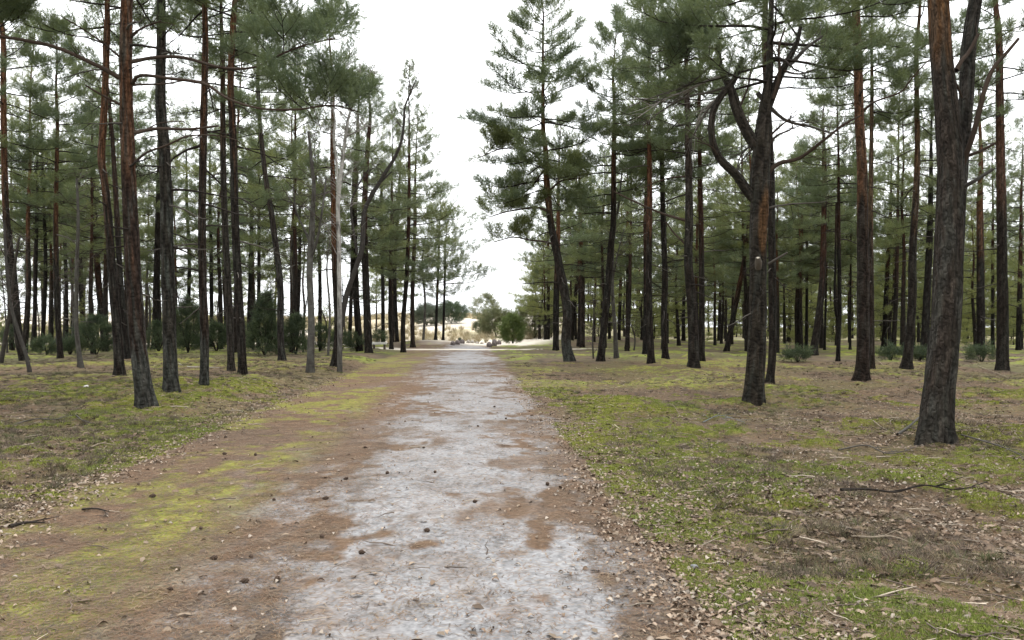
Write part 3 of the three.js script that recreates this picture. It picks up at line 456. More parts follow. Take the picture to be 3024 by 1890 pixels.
pine({ label: 'thin reddish pine pressed against the stout dark pine on the right', H: 14.5, low: DARKLOW, mid: WOOD.rust, from: 3.6, to: 6, warm: 0.45, pts: [[1657, 853, 16], [1657, 707, 14], [1654, 524, 12], [1648, 253, 9]], crown: { crown: 8.6, reach: 2.2, dead: 8 } });
pine({ label: 'slim pine tilting strongly right in the gap before the forked pine', H: 12, low: DARKLOW, mid: [0.108, 0.054, 0.032], from: 2.5, to: 4.5, pts: [[1717, 823, 14], [1740, 705, 12], [1756, 617, 10], [1768, 520, 8]], Z: 50, crown: { crown: 5.4, reach: 2.2, dead: 5 } });
// the big forked pine
pine({ name: 'forked_pine', label: 'big forked pine with looping limbs, tangled dead branches and a torn orange scar', H: 11.5, tangle: 9, scar: [3.0, 4.45, 5.15, 0.6], low: [0.039, 0.032, 0.024], mid: [0.065, 0.054, 0.044], from: 3, to: 6, lichen: 0.35, warm: 0.3, flare: 0.2,
  pts: [[1781, 944, 47], [1785, 880, 43], [1790, 776, 42], [1793, 670, 39], [1793, 581, 40], [1797, 500, 43], [1799, 426, 46], [1803, 355, 42], [1809, 290, 36], [1814, 240, 26], [1822, 180, 18], [1826, 100, 15]],
  crown: { crown: 6.9, reach: 3.2, dead: 4, gap: 0.25, dens: 1.1 },
  stems: [ Object.assign([[1790, 470, 26], [1770, 450, 24], [1744, 412, 21], [1704, 372, 18], [1686, 325, 16], [1688, 262, 15], [1708, 222, 16], [1738, 185, 14], [1760, 130, 10]], { name: 'limb' }),
    Object.assign([[1793, 345, 26], [1770, 310, 26], [1748, 262, 24], [1731, 205, 20], [1718, 150, 14, -0.3], [1715, 80, 10, -0.5]], { name: 'limb' }),
    Object.assign([[1812, 262, 24], [1832, 215, 20], [1852, 165, 17], [1878, 118, 14], [1890, 92, 11], [1900, 50, 8]], { name: 'limb' }) ],
  branches: [ { pts: [[1806, 421], [1839, 386], [1893, 371], [1935, 338, 0.3], [1981, 302, 0.5], [2012, 286, 0.6]], w: 10, w1: 3 }, { pts: [[1806, 365, -0.1], [1850, 310, -0.3], [1890, 290, -0.3], [1885, 265, -0.4]], w: 6, w1: 2 },
    { pts: [[1800, 210, -0.15], [1840, 245, -0.3], [1880, 270, -0.4], [1940, 285, -0.4], [1990, 298, -0.5]], w: 10, w1: 3, c: WOOD.dead }, { pts: [[1708, 222], [1680, 250, -0.2], [1655, 300, -0.4], [1640, 330, -0.5]], w: 6, w1: 2, c: WOOD.dead },
    { pts: [[1735, 190, -0.2], [1690, 200, -0.4], [1640, 205, -0.6], [1580, 235, -0.8], [1540, 265, -1]], w: 6, w1: 2, c: WOOD.dead }, { pts: [[1745, 170, -0.2], [1720, 205, -0.5], [1680, 240, -0.8], [1670, 290, -1]], w: 7, w1: 2, c: [0.24, 0.22, 0.2] },
    { pts: [[1733, 160, -0.3], [1690, 165, -0.6], [1640, 185, -0.8], [1600, 195, -1], [1530, 240, -1.1]], w: 6, w1: 2, c: [0.24, 0.22, 0.2] }, { pts: [[1725, 120, -0.3], [1690, 140, -0.4], [1640, 178, -0.6], [1580, 195, -0.7], [1500, 225, -0.7]], w: 5, w1: 2, c: WOOD.dead },
    { pts: [[1800, 330, -0.25], [1778, 340, -0.4], [1763, 365, -0.4], [1752, 420, -0.4]], w: 5, w1: 2, c: WOOD.dead }, { pts: [[1815, 300, -0.2], [1800, 330, -0.4], [1770, 370, -0.5], [1758, 400, -0.5]], w: 4, w1: 2, c: WOOD.dead },
    { pts: [[1860, 150], [1890, 130, -0.2], [1925, 95, -0.2], [1960, 70, -0.2]], w: 10, w1: 6, c: WOOD.dead }, { pts: [[1855, 165, 0.1], [1880, 180, 0.3], [1930, 170, 0.5]], w: 5, w1: 2 },
    { pts: [[1745, 262, -0.1], [1770, 225, -0.4], [1790, 180, -0.5], [1800, 120, -0.5]], w: 6, w1: 3 }, { pts: [[1828, 232, 0.1], [1840, 180, 0.2], [1835, 120, 0.3], [1850, 70, 0.3]], w: 8, w1: 4 }, { pts: [[1812, 330], [1840, 300, 0.3], [1870, 280, 0.5]], w: 5, w1: 2 },
    { pts: [[1700, 368, 0], [1680, 350, 0.2], [1640, 340, 0.4]], w: 4, w1: 2 }, { pts: [[1715, 120, -0.4], [1660, 110, -0.6], [1580, 130, -0.8]], w: 6, w1: 2, leaf: 0.45, tufts: 4 }, { pts: [[1720, 90, -0.5], [1650, 70, -0.8], [1560, 80, -1]], w: 6, w1: 2, leaf: 0.45, tufts: 4 } ] });
{ // the broken stub and the stub to the right of the forked pine are parts of it
  const o = scene.getObjectByName('forked_pine'), Z = -o.position.z, k = Z / FOCAL, L = (px, py, dz) => { const p = at(px, py, Z).sub(o.position); p.z = dz; return p; };
  const [S, T] = resample([L(1786, 634, 0.16), L(1782, 622, 0.28), L(1779, 612, 0.34)], [0.07, 0.075, 0.05], 0.03);
  part(o, 'broken_stub', tube(S, T, 9, (l, a) => { const v = 0.8 + 0.4 * vn(l * 30, a * 3); return [0.1 * v, 0.085 * v, 0.07 * v]; }, { tip: [0.6, 0.54, 0.44] }), twigMat).userData.label = 'broken branch stub with pale cut face';
  part(o, 'broken_stub', tube([L(1812, 624, 0.1), L(1828, 612, 0.3), L(1844, 601, 0.42)], [0.03, 0.026, 0.02], 7, () => WOOD.dead, { tip: WOOD.pale }), twigMat);
}
pine({ label: 'straight pine hiding behind the big forked pine, its right edge showing', H: 16, low: DARKLOW, mid: WOOD.rust, from: 7.5, to: 9.5, pts: [[1817, 907, 19], [1824, 847, 18], [1826, 700, 18], [1825, 528, 17], [1825, 426, 17], [1816, 214, 16], [1812, 75, 14]], crown: { crown: 9.6, reach: 2.3, dead: 8 } });
pine({ label: 'tall straight reddish pine midway between the forked pine and the huge twin pine', H: 17, low: [0.039, 0.028, 0.022], mid: [0.161, 0.082, 0.045], from: 4, to: 6.4, lichen: 0.2, pts: [[2036, 898, 33], [2038, 860, 29], [2038, 705, 28], [2036, 533, 25], [2034, 391, 23], [2027, 285, 21], [2024, 178, 20], [2020, 75, 19]],
  crown: { crown: 10, reach: 2.6, dead: 4, deadFrom: 5 }, branches: [{ pts: [[2032, 268], [2050, 250, 0.2], [2078, 240, 0.3], [2110, 228, 0.4], [2130, 200, 0.5], [2160, 165, 0.6], [2180, 150, 0.7]], w: 5, w1: 2 }, { pts: [[2022, 190], [1990, 180, 0.3], [1950, 176, 0.5], [1880, 172, 0.7]], w: 4, w1: 2 }] });
pine({ label: 'slim pale-stemmed pine just right of the tall straight reddish pine', H: 15.5, low: WOOD.brown, mid: [0.161, 0.104, 0.061], from: 3.5, to: 6, pts: [[2060, 869, 13], [2061, 700, 12], [2061, 600, 12], [2063, 462, 11], [2070, 196, 8]], crown: { crown: 9.5, reach: 2.1, dead: 8 } });
pine({ label: 'slim pine with smooth orange upper stem left of the huge twin pine', H: 16, low: DARKLOW, mid: [0.161, 0.090, 0.049], from: 5, to: 8, pts: [[2141, 873, 25], [2148, 812, 20], [2157, 705, 19], [2159, 604, 18], [2173, 391, 13], [2176, 107, 9]], crown: { crown: 9, reach: 2.3, dead: 9, deadFrom: 4 } });
pine({ name: 'twin_pine', foot: 0.3, label: 'huge twin-stemmed pine nearest the camera on the right', H: 16, low: [0.052, 0.041, 0.033], mid: [0.161, 0.081, 0.036], from: 5.0, to: 5.9, lichen: 0.4, flare: 0.3, lean: 0.01,
  pts: [[2208, 1032, 74], [2218, 918, 68], [2231, 812, 67], [2240, 670, 66], [2245, 533, 63], [2247, 391, 58], [2241, 285, 53], [2231, 178, 50], [2224, 75, 47]],
  crown: { crown: 8.2, reach: 3, dead: 0 },
  stems: [Object.assign([[2247, 1010, 40, -0.16], [2255, 900, 38, -0.2], [2270, 776, 37, -0.25], [2286, 617, 36, -0.3], [2297, 510, 35, -0.35], [2311, 356, 34, -0.4], [2329, 214, 33, -0.45], [2341, 75, 34, -0.5]], { up: true, paint: barkPaint(71, 0, [0.024, 0.021, 0.018], [0.06, 0.052, 0.044], 2.5, 4.5, 0.5), crown: { crown: 8, reach: 2.4, gap: 0.2, dead: 0 } })],
  branches: [{ pts: [[2262, 165], [2285, 135, -0.1], [2310, 112, -0.2], [2345, 60, -0.3]], w: 12, w1: 8, twigs: 1 }, { pts: [[2296, 380, -0.2], [2304, 310, 0], [2320, 214, 0.1], [2340, 165, 0.1], [2372, 128, 0.1], [2400, 95, 0.1]], w: 13, w1: 7, twigs: 4 }, { pts: [[2288, 440, -0.2], [2312, 422, 0], [2338, 402, 0.1]], w: 10, w1: 8, twigs: 0, c: WOOD.grey }, { pts: [[2306, 360, -0.3], [2335, 350, -0.2], [2365, 333, -0.1]], w: 9, w1: 6, twigs: 1 },
    { pts: [[2262, 180, -0.1], [2285, 195, -0.2], [2305, 215, -0.3]], w: 9, w1: 4, twigs: 1 }] });
pine({ label: 'dark reddish pine near the right edge, beside the huge twin pine', H: 16, low: DARKLOW, mid: [0.136, 0.071, 0.046], from: 5, to: 7, pts: [[2368, 873, 29], [2370, 760, 25], [2371, 568, 22], [2371, 285, 18], [2371, 75, 15]], crown: { crown: 9.4, reach: 2.4, dead: 8 } });
pine({ label: 'dark pine with orange top peeping out right of the huge twin pine', H: 16, low: WOOD.dark, mid: WOOD.orange, from: 5, to: 8, pts: [[2317, 828, 19], [2320, 650, 17], [2322, 480, 14]], Z: 44, crown: { crown: 8.6, reach: 2.2, dead: 7 } });
pine({ label: 'dark pine just left of the huge twin pine, behind its trunk', H: 15, low: WOOD.dark, mid: WOOD.dark, pts: [[2183, 834, 20], [2188, 720, 17], [2194, 560, 14]], Z: 43, crown: { crown: 7, reach: 2.4, dead: 7 } });
pine({ label: 'brown leaning pine behind and right of the forked pine', H: 14, low: DARKLOW, mid: WOOD.rust, from: 3, to: 6, pts: [[1921, 834, 20], [1935, 740, 16], [1942, 670, 15], [1946, 528, 13], [1947, 380, 10]], Z: 43, crown: { crown: 6.8, reach: 2.3, dead: 8 } });
pine({ label: 'slender pine with a forked low side stem in the middle distance right', H: 13.5, low: WOOD.dark, mid: WOOD.rust, pts: [[1979, 855, 10], [1983, 740, 10], [1981, 528, 8]], crown: { crown: 7, reach: 1.9, dead: 8 }, stems: [Object.assign([[1981, 770, 7], [1970, 720, 6, 0.1], [1971, 620, 5, 0.1], [1973, 480, 4, 0.1]], { name: 'stem' })] });
for (const [px, py, Z, w, H, lean, label] of [
  [1886, 827, 50, 11, 13, 7, 'orange-topped slim pine left of the brown leaning pine'], [1905, 823, 54, 8, 13, 0, 'thin pine squeezed between two slim pines behind the forked pine'], [1863, 803, 76, 10, 12.5, 9, 'small dark slanting pine deep behind the forked pine'],
  [1698, 796, 80, 9, 12, 6, 'short dark pine deep in the gap left of the forked pine'], [2008, 827, 50, 6, 13, 0, 'very thin straight pine left of the tall reddish pine'], [2088, 820, 52, 13, 13.5, 10, 'dark pine leaning right beyond the slim pale-stemmed pine'],
  [2111, 797, 78, 11, 12, 12, 'small dark crooked pine deep beyond the slim pale-stemmed pine'], [1948, 826, 50, 6, 12, 3, 'very thin pine right of the brown leaning pine'], [2345, 818, 54, 9, 15, 0, 'thin pine between the two pines right of the twin trunk'],
  [2405, 822, 52, 12, 15, 4, 'thin pine cut by the right edge of the view'], [1614, 804, 72, 9, 13, 2, 'thin pine deep between the two darkest right-hand row pines'], [1350, 812, 64, 10, 13, 16, 'dark slanting pine behind the leaning orange-trunked pine'],
  [1295, 806, 68, 9, 12, 0, 'dark thin pine leftmost in the right-hand wood'], [1462, 806, 70, 9, 13, 5, 'thin pine with ochre stem behind the thin birch'], [2235, 815, 58, 14, 15, 0, 'pine hidden mostly behind the huge twin trunk'], [1770, 806, 70, 9, 13, 0, 'thin pine seen just left of the forked trunk'] ])
  pine({ label, H, low: WOOD.dark, mid: lean % 2 ? WOOD.orange : WOOD.rust, from: 3.5, to: 6, Z, pts: [[px, py, w], [px + lean * 0.6, 700, w * 0.85], [px + lean * 1.4, 560, w * 0.7]], crown: { crown: H * 0.44, reach: 2.3, dead: 6 }, warm: 0.5 });
console.log('right pines');

// ---------------------------------------------------------------- the wood further back: five model pines, then individuals
const models = [];
for (let m = 0; m < 12; m++) {
  const r = RNG(900 + m * 17), H = m < 6 ? 12.5 + m * 0.7 : m < 9 ? 7.5 + (m - 6) * 1.6 : 3.6 + (m - 9) * 1.3, o = new THREE.Group(), pts = [V(0, -0.25, 0), V(0, 0, 0)], rad = [0.15, 0.145].map((e) => m < 9 ? e : e * 0.45);
  const lx = (r() - 0.5) * 0.9, lz = (r() - 0.5) * 0.6; for (let i = 1; i <= 5; i++) { const f = i / 5; pts.push(V(lx * f * f + (r() - 0.5) * 0.25, H * f, lz * f + (r() - 0.5) * 0.25)); rad.push(Math.max(0.015, (m < 9 ? 0.14 : 0.06) * (1 - 0.88 * f))); }
  const [P, R] = resample(pts, rad, 0.4);
  part(o, 'trunk', tube(P, R, 9, barkPaint(m * 3.3, 0, DARKLOW, m % 2 ? WOOD.orange : WOOD.rust, 3.5, 6.5, 0.2), { rough: flare(0.15, m, 0, 0.2) }), barkMat);
  dressPine(o, r, P, R, { crown: m < 6 ? H * (0.34 + 0.05 * (m % 3)) : m < 9 ? 1.6 + 0.5 * (m - 6) : 0.35, reach: m < 9 ? 2.4 + 0.2 * (m % 2) : 1.7, gap: 0.14, step: m < 9 ? 0.42 : 0.3, dead: m < 9 ? 4 : 0, warm: 0.3 + 0.09 * m, bough: true });
  models.push(o);
}
{
  const r = RNG(4242), placed = [];
  const ord = (n) => { const one = ['', 'first', 'second', 'third', 'fourth', 'fifth', 'sixth', 'seventh', 'eighth', 'ninth', 'tenth', 'eleventh', 'twelfth', 'thirteenth', 'fourteenth', 'fifteenth', 'sixteenth', 'seventeenth', 'eighteenth', 'nineteenth'], ten = ['', '', 'twent', 'thirt', 'fort', 'fift', 'sixt', 'sevent']; return n < 20 ? one[n] : n % 10 ? ten[n / 10 | 0] + 'y-' + one[n % 10] : ten[n / 10 | 0] + 'ieth'; };
  const stand = (n, xr, Zr, label, group, ok, sc = [0.85, 1.15], low = 0) => {
    let tries = 0; const row = [];
    while (n > 0 && tries++ < 4000) {
      const Z = lerp(Zr[0], Zr[1], r()), px = lerp(xr[0], xr[1], r()), x = (px - 1209.5) / FOCAL * Z;
      if (ok && !ok(x, Z, px)) continue;
      if (placed.some(([a, b]) => (a - x) ** 2 + (b - Z) ** 2 < 6.5)) continue;
      placed.push([x, Z]); n--;
      const o = models[low > 1 ? 9 + Math.floor(r() * 3) : r() < low ? 6 + Math.floor(r() * 3) : Math.floor(r() * 6)].clone(); o.name = numbered(low > 1 ? 'young_pine' : 'background_pine'); o.userData = { label, category: 'pine tree', group }; scene.add(o);
      const s = lerp(sc[0], sc[1], r()); o.position.set(x, ground(x, Z) - 0.02, -Z); o.rotation.y = r() * 6.28; o.scale.set(s, s, s); row.push([px, o]);
    }
    row.sort((a, b) => a[0] - b[0]).forEach(([, o], i) => { o.userData.label = label + ', ' + ord(i + 1) + ' from the left'; });
  };
  stand(34, [-80, 820], [40, 84], 'slender background pine in the far left stand', 'pines of the far left stand', (x, Z, px) => px < 780 || Z < 60);
  stand(7, [860, 985], [62, 90], 'small far pine at the dune end of the left wood', 'pines at the dune edge of the left wood', null, [0.7, 0.9]);
  stand(42, [1330, 1800], [48, 100], 'background pine behind the right-hand row of trunks', 'pines behind the right-hand row', (x, Z, px) => px > 1345 + (Z - 52) * 0.2, [0.8, 1.08], 0.3);
  stand(60, [1700, 2520], [42, 104], 'pine deep behind the forked and twin pines', 'pines deep in the right-hand wood', null, [0.8, 1.1], 0.35);
  stand(52, [1330, 2500], [108, 140], 'distant pine of the wall beyond the clearing', 'pines beyond the clearing', null, [0.9, 1.2], 0.65);
  stand(9, [1262, 1345], [64, 92], 'bushy far pine at the tip of the right-hand wood', 'pines at the dune edge of the right wood', null, [0.7, 1.05], 1);
  stand(70, [1320, 2500], [72, 136], 'bushy young pine under the far right-hand crowns', 'young pines under the far right-hand wood', null, [0.8, 1.25], 2);
  stand(10, [1330, 2450], [60, 84], 'small young pine between the right-hand trunks', 'young pines between the right-hand trunks', null, [0.45, 0.8], 2);
  stand(24, [-40, 830], [50, 90], 'bushy young pine low among the far left trunks', 'young pines in the far left stand', null, [0.45, 0.95], 2);
  // trees beside and behind the camera: they stand outside the picture and shade the ground in it
  for (const [x, Z] of [[-9.5, 6], [-12.5, 11], [-8, -1], [7.5, 2], [10, 7], [14, 11.5], [-6.5, -7], [7, -7], [-14, 4], [-16, 14], [-19, 9], [-21, 19], [-25, 24], [-17, -2], [-12, -9], [13, 0], [15, 6], [18, 12], [19, 17], [22, 22], [26, 27], [21, 6], [12, -10], [27, 18], [-27, 14], [-31, 30], [31, 32], [25, 0], [-24, 3], [36, 25], [-36, 22], [-38, 38], [38, 40], [17, 20.5], [-19, 25]]) {
    const o = models[Math.floor(r() * 6)].clone(); o.name = numbered('background_pine'); o.userData = { label: 'pine standing beside the camera outside the picture', category: 'pine tree', group: 'pines around the viewpoint' }; scene.add(o); o.position.set(x, ground(x, Z) - 0.02, -Z); o.rotation.y = r() * 6.28;
  }
}
console.log('background pines');

// ---------------------------------------------------------------- birches and other bare trees
function bare(s) {
  const seed = serial++, r = RNG(seed * 31), [bx, by] = s.stems[0][0], Z = s.Z ?? baseDepth(bx, by), x0 = (bx - 1209.5) / FOCAL * Z, base = V(x0, ground(x0, Z), -Z), k = Z / FOCAL;
  const o = thing(s.name ?? 'birch_tree', s.label, s.category ?? 'birch tree', s.group); o.position.copy(base);
  const c = (s.c ?? [0.5, 0.48, 0.44]).map((e) => s.c ? e * 0.55 : e);
  const paint = (len, a, p) => { const n = fbm(Math.cos(a) * 2 + seed, p.y * 2.6 + Math.sin(a) * 2, 3), d = sstep(0.52, 0.62, n), low = mixc([0.085, 0.082, 0.07], [0.035, 0.03, 0.026], vn(a * 2, p.y * 5)); return mixc(mixc(c, [0.06, 0.052, 0.045], d * 0.8), low, (s.moss ?? 0.5) * sstep(3.2, 0.3, p.y + (n - 0.5) * 3)); };
  s.stems.forEach((st, i) => {
    const q = st.map(([px, py, w, dz = 0], j) => { const p = at(px, py, Z).sub(base); p.z = dz; if (!i && !j) p.y = -0.1; return p; });
    const [A, B] = resample(q, st.map((e) => e[2] * k * 0.5), 0.15); part(o, i ? 'stem' : 'trunk', tube(A, B, 10, paint, { rough: flare(B[0], seed, 0, i ? 0 : 0.2) }), smoothBark);
    const L = A.length * 0.15, gs = [], tw = s.tw ?? [0.06, 0.048, 0.042];
    for (let n = 0; n < L * (s.twigs ?? 3.2); n++) {
      const a = V(0, 0, 0), t = lerp(s.from ?? 0.35, 1, Math.pow(r(), 0.8)), d = V(0, 0, 0); pointOn(A, t, a); pointOn(A, t + 0.06, d).sub(a).normalize();
      const b = branchCurve(r, a, r() * 6.28, 0.5 + 0.5 * r(), (0.5 + 1.3 * r()) * (1.1 - 0.6 * t), 0.1, 0.3, 4); gs.push(tube(b, [0.014, 0.011, 0.008, 0.006, 0.003], 3, () => tw));
      for (let e = 0; e < 5; e++) { const u = V(0, 0, 0); pointOn(b, 0.25 + 0.7 * r(), u); const v = branchCurve(r, u, r() * 6.28, 0.4 * r(), 0.25 + 0.4 * r(), 0.5, -0.3, 3); gs.push(tube(v, [0.007, 0.006, 0.004, 0.002], 3, () => tw)); }
    }
    if (gs.length) part(o, 'twigs', mergeGeometries(gs), twigMat).userData.kind = 'stuff';
  });
  return o;
}
bare({ label: 'white-stemmed bare birch forking high beside the orange-stemmed pine', Z: 27, tw: [0.2, 0.18, 0.165], twigs: 6, moss: 0.9, stems: [[[803, 862, 12], [802, 700, 11], [800, 560, 10], [798, 479, 10], [806, 400, 9], [812, 350, 8], [819, 298, 7], [832, 240, 5], [847, 193, 4], [850, 150, 3]], [[798, 470, 7], [796, 400, 6], [788, 330, 6], [790, 280, 5], [782, 230, 4], [778, 170, 3]], [[816, 320, 5], [832, 315, 4], [870, 295, 3]], [[832, 240, 4], [850, 210, 3], [878, 165, 2.5]], [[781, 240, 4], [795, 190, 3], [800, 150, 2.5]]] });
bare({ label: 'bare birch with dark stem sweeping right and up into the white sky', c: [0.11, 0.1, 0.09], moss: 0.3, Z: 29, twigs: 1.5, from: 0.5, stems: [[[795, 866, 16], [803, 790, 14], [816, 707, 13], [838, 640, 12], [855, 586, 12], [858, 520, 11], [862, 494, 10], [882, 455, 9], [907, 413, 9], [933, 370, 8], [949, 328, 7], [954, 285, 6], [956, 253, 5], [968, 220, 4], [979, 195, 3], [988, 172, 1.5]], [[862, 494, 6], [880, 450, 5], [905, 425, 4], [925, 405, 3]], [[843, 600, 6], [830, 480, 5], [850, 430, 4], [870, 400, 3]], [[970, 215, 2.5], [966, 185, 1.5], [958, 160, 1]]] });
bare({ label: 'grey mossy birch with short crooked stubs, left of the orange-stemmed pine', c: [0.22, 0.21, 0.185], moss: 0.2, stems: [[[733, 880, 19], [735, 800, 17], [735, 737, 16], [731, 650, 15], [732, 617, 15], [736, 550, 14], [738, 496, 12], [741, 440, 10], [735, 380, 8], [728, 310, 6]], [[738, 600, 7], [752, 570, 6, 0.2], [766, 500, 5, 0.3], [770, 420, 4]], [[735, 580, 6], [722, 550, 5], [700, 500, 4], [692, 440, 3]]] });
bare({ label: 'curved grey birch stem at the left with a bowed foot', c: [0.2, 0.19, 0.165], moss: 0.25, stems: [[[193, 870, 13], [187, 835, 11], [181, 784, 10], [180, 700, 9], [181, 618, 8], [184, 520, 7], [180, 420, 5]]] });
bare({ label: 'white birch leaning left across the foot of the left-edge pine', stems: [[[72, 879, 9], [62, 840, 8], [45, 790, 8], [30, 740, 7], [22, 700, 7], [14, 620, 6], [8, 520, 5]]], moss: 0.4, c: [0.15, 0.14, 0.125] });
bare({ label: 'thin birch with black-marked bark in front of the right-hand row', c: [0.2, 0.185, 0.16], stems: [[[1456, 848, 12], [1452, 767, 9], [1447, 690, 8], [1447, 647, 7], [1450, 560, 6], [1462, 480, 5], [1470, 400, 3]], [[1448, 660, 4], [1458, 600, 3, 0.2], [1475, 540, 2]]], moss: 0.3 });
bare({ label: 'dark leaning bare stem at the lower left edge of the view', c: [0.1, 0.085, 0.07], stems: [[[2, 856, 10], [14, 790, 9], [24, 730, 8], [30, 660, 6], [45, 560, 4]]] });
bare({ label: 'young bare sapling with few twigs before the pine that leans right', c: [0.13, 0.11, 0.09], category: 'sapling', name: 'bare_sapling', Z: 37, stems: [[[1402, 852, 4], [1400, 800, 3.5], [1403, 740, 3], [1400, 690, 2]]], from: 0.1 });
bare({ label: 'small curved sapling beside the brown pine behind the thin birch', c: [0.13, 0.11, 0.09], category: 'sapling', name: 'bare_sapling', Z: 50, stems: [[[1497, 826, 4], [1500, 800, 3.5], [1494, 775, 3], [1485, 755, 2]]], from: 0.1 });
for (const [px, py, Z, top, label] of [[62, 835, 48, 560, 'thin bare birch between left-edge pine and a very thin dark stem'], [120, 825, 52, 600, 'thin bare birch just left of the slim red-trunked pine'], [170, 822, 52, 560, 'thin bare birch left of the curved grey birch'], [215, 818, 55, 600, 'thin bare birch right of the curved grey birch'], [350, 822, 52, 600, 'thin bare birch peeping out behind the reddish branchy pine'], [690, 835, 45, 520, 'thin pale birch between curved grey pine and mossy birch'], [775, 850, 38, 560, 'thin pale birch between the mossy birch and the orange-stemmed pine'], [1000, 812, 62, 560, 'thin pale birch near the left mound at the track end']])
  bare({ label, Z, twigs: 4, c: [0.3, 0.28, 0.25], stems: [[[px, py, 6], [px + 4, lerp(py, top, 0.4), 5], [px - 3, lerp(py, top, 0.75), 4], [px + 5, top, 2]]] });

// ---------------------------------------------------------------- junipers, young spruces, dune shrubs
function shrub(label, cx, by, wpx, hpx, Z, o2 = {}) {
  const seed = serial++, r = RNG(seed * 53), k = Z / FOCAL, x = (cx - 1209.5) / FOCAL * Z, o = thing(o2.name ?? 'juniper_bush', label, o2.category ?? 'bush', o2.group), y0 = ground(x, Z); o.position.set(x, y0, -Z);
  const W = wpx * k * 0.58, H = hpx * k, list = [], wood = [], n = Math.round((o2.n ?? 240) * 0.85 * Math.max(0.6, Math.min(2.6, W * H * 0.8)));
  for (let i = 0; i < 7; i++) { const a = r() * 6.28, b = branchCurve(r, V(0, -0.05, 0), a, 1.2, H * (0.6 + 0.3 * r()), 0.1, 0.1, 4); wood.push(tube(b, [0.03, 0.024, 0.018, 0.012, 0.006], 4, () => WOOD.dark)); }
  for (let i = 0; i < n; i++) {
    const t = Math.pow(r(), 0.8), prof = o2.cone ? Math.pow(1 - t, 0.7) : Math.sqrt(Math.max(0, 1 - (2 * t * 0.92 - 0.75) ** 2)), a = r() * 6.28, lobe = 0.35 + 1.0 * vn(Math.cos(a) * 2.6 + seed, Math.sin(a) * 2.6 + t * 4.5), rr = W * prof * lobe * (0.35 + 0.65 * Math.sqrt(r()));
    const p = V(Math.cos(a) * rr, 0.06 + t * H * (0.86 + 0.14 * lobe), Math.sin(a) * rr * 0.85), d = V(Math.cos(a) * 0.8, 0.35 + 0.7 * r() + (o2.cone ? -0.3 : 0), Math.sin(a) * 0.8).add(V(r() - 0.5, r() - 0.5, r() - 0.5)).normalize();
    list.push([p.addScaledVector(d, -0.15), d, (o2.s ?? 0.95) * (0.6 + 1.0 * r() * r()), r(), r() * 6.28]);
  }
  part(o, 'stems', mergeGeometries(wood), twigMat).userData.kind = 'stuff';
  const [a, b] = o2.tint ?? [[0.026, 0.044, 0.02], [0.085, 0.112, 0.042]];
  needles(o, 'foliage', list, sprays[seed % 4], (c) => C0.setRGB(lerp(a[0], b[0], c), lerp(a[1], b[1], c), lerp(a[2], b[2], c)));
}
shrub('dark juniper between the grey lichen trunk and the slim straight pine', 444, 849, 62, 118, 40, { n: 420 });
shrub('dark juniper right of the slim straight pine on the left', 512, 842, 44, 62, 42, { n: 380 });
shrub('broad low juniper behind the S-bent pine at the left', 228, 846, 82, 84, 40, { n: 360 });
shrub('low flat juniper below the slim red-trunked pine', 110, 852, 66, 36, 38, { n: 300 });
shrub('small dark juniper right of the low flat one', 165, 848, 40, 34, 39);
shrub('tall young spruce left of the curved grey pine', 625, 853, 78, 140, 38, { cone: true, name: 'young_spruce', category: 'spruce', n: 420 });
shrub('bushy young spruce right of the curved grey pine', 698, 845, 62, 88, 40, { cone: true, name: 'young_spruce', category: 'spruce', n: 400 });
shrub('dark low juniper below the bushy-crowned dark pine by the bench', 845, 836, 44, 40, 46);
shrub('small round juniper behind the bench', 897, 806, 30, 30, 62);
shrub('juniper behind the reddish branchy pine, hidden by its trunk', 375, 846, 52, 64, 42, { n: 330 });
shrub('small juniper tuft on moss right of the forked pine', 1885, 852, 55, 24, 34, { n: 170 });
shrub('low juniper left of the slim orange-stemmed pine near the twin pine', 2105, 852, 62, 30, 36, { n: 220 });
shrub('low juniper between the slim orange-stemmed pine and the twin pine', 2172, 850, 52, 25, 36, { n: 200 });
shrub('low juniper right of the twin pine trunk', 2318, 852, 74, 31, 35, { n: 200 });
for (const [px, py, w, h, Z, l] of [[30, 838, 60, 46, 46, 'low dark juniper at the far left edge behind the leaning birch'], [300, 832, 60, 56, 48, 'juniper in shade behind the thin leaning pine on the left'], [560, 836, 54, 60, 46, 'juniper behind the pair of straight near left pines'], [655, 834, 60, 62, 47, 'juniper behind the curved grey pine'], [755, 836, 56, 58, 46, 'ragged juniper behind the mossy birch'], [408, 830, 44, 50, 50, 'juniper peeping out right of the grey lichen trunk'], [800, 832, 40, 44, 48, 'juniper behind the foot of the orange-stemmed pine'], [480, 828, 60, 52, 54, 'broad juniper far behind the slim straight pine'], [190, 824, 70, 50, 56, 'broad juniper far behind the curved grey birch']]) shrub(l, px, py, w, h, Z, { n: 300 });
for (let i = 0; i < 16; i++) { const px = [18, 48, 92, 148, 206, 236, 318, 336, 424, 452, 520, 598, 640, 716, 765, 818][i], Z = 44 + (i * 7) % 18, top = 640 + (i * 37) % 90; bare({ name: 'bare_sapling', category: 'sapling', label: 'thin leafless sapling in the left undergrowth, ' + ['first', 'second', 'third', 'fourth', 'fifth', 'sixth', 'seventh', 'eighth', 'ninth', 'tenth', 'eleventh', 'twelfth', 'thirteenth', 'fourteenth', 'fifteenth', 'sixteenth'][i] + ' from the left', group: 'leafless saplings in the left undergrowth', c: [0.1, 0.09, 0.08], Z, from: 0.15, twigs: 3.5, stems: [[[px, 830, 4], [px + (i % 5) * 3 - 6, lerp(830, top, 0.5), 3], [px + (i % 7) * 5 - 15, top, 1.5]]] }); }
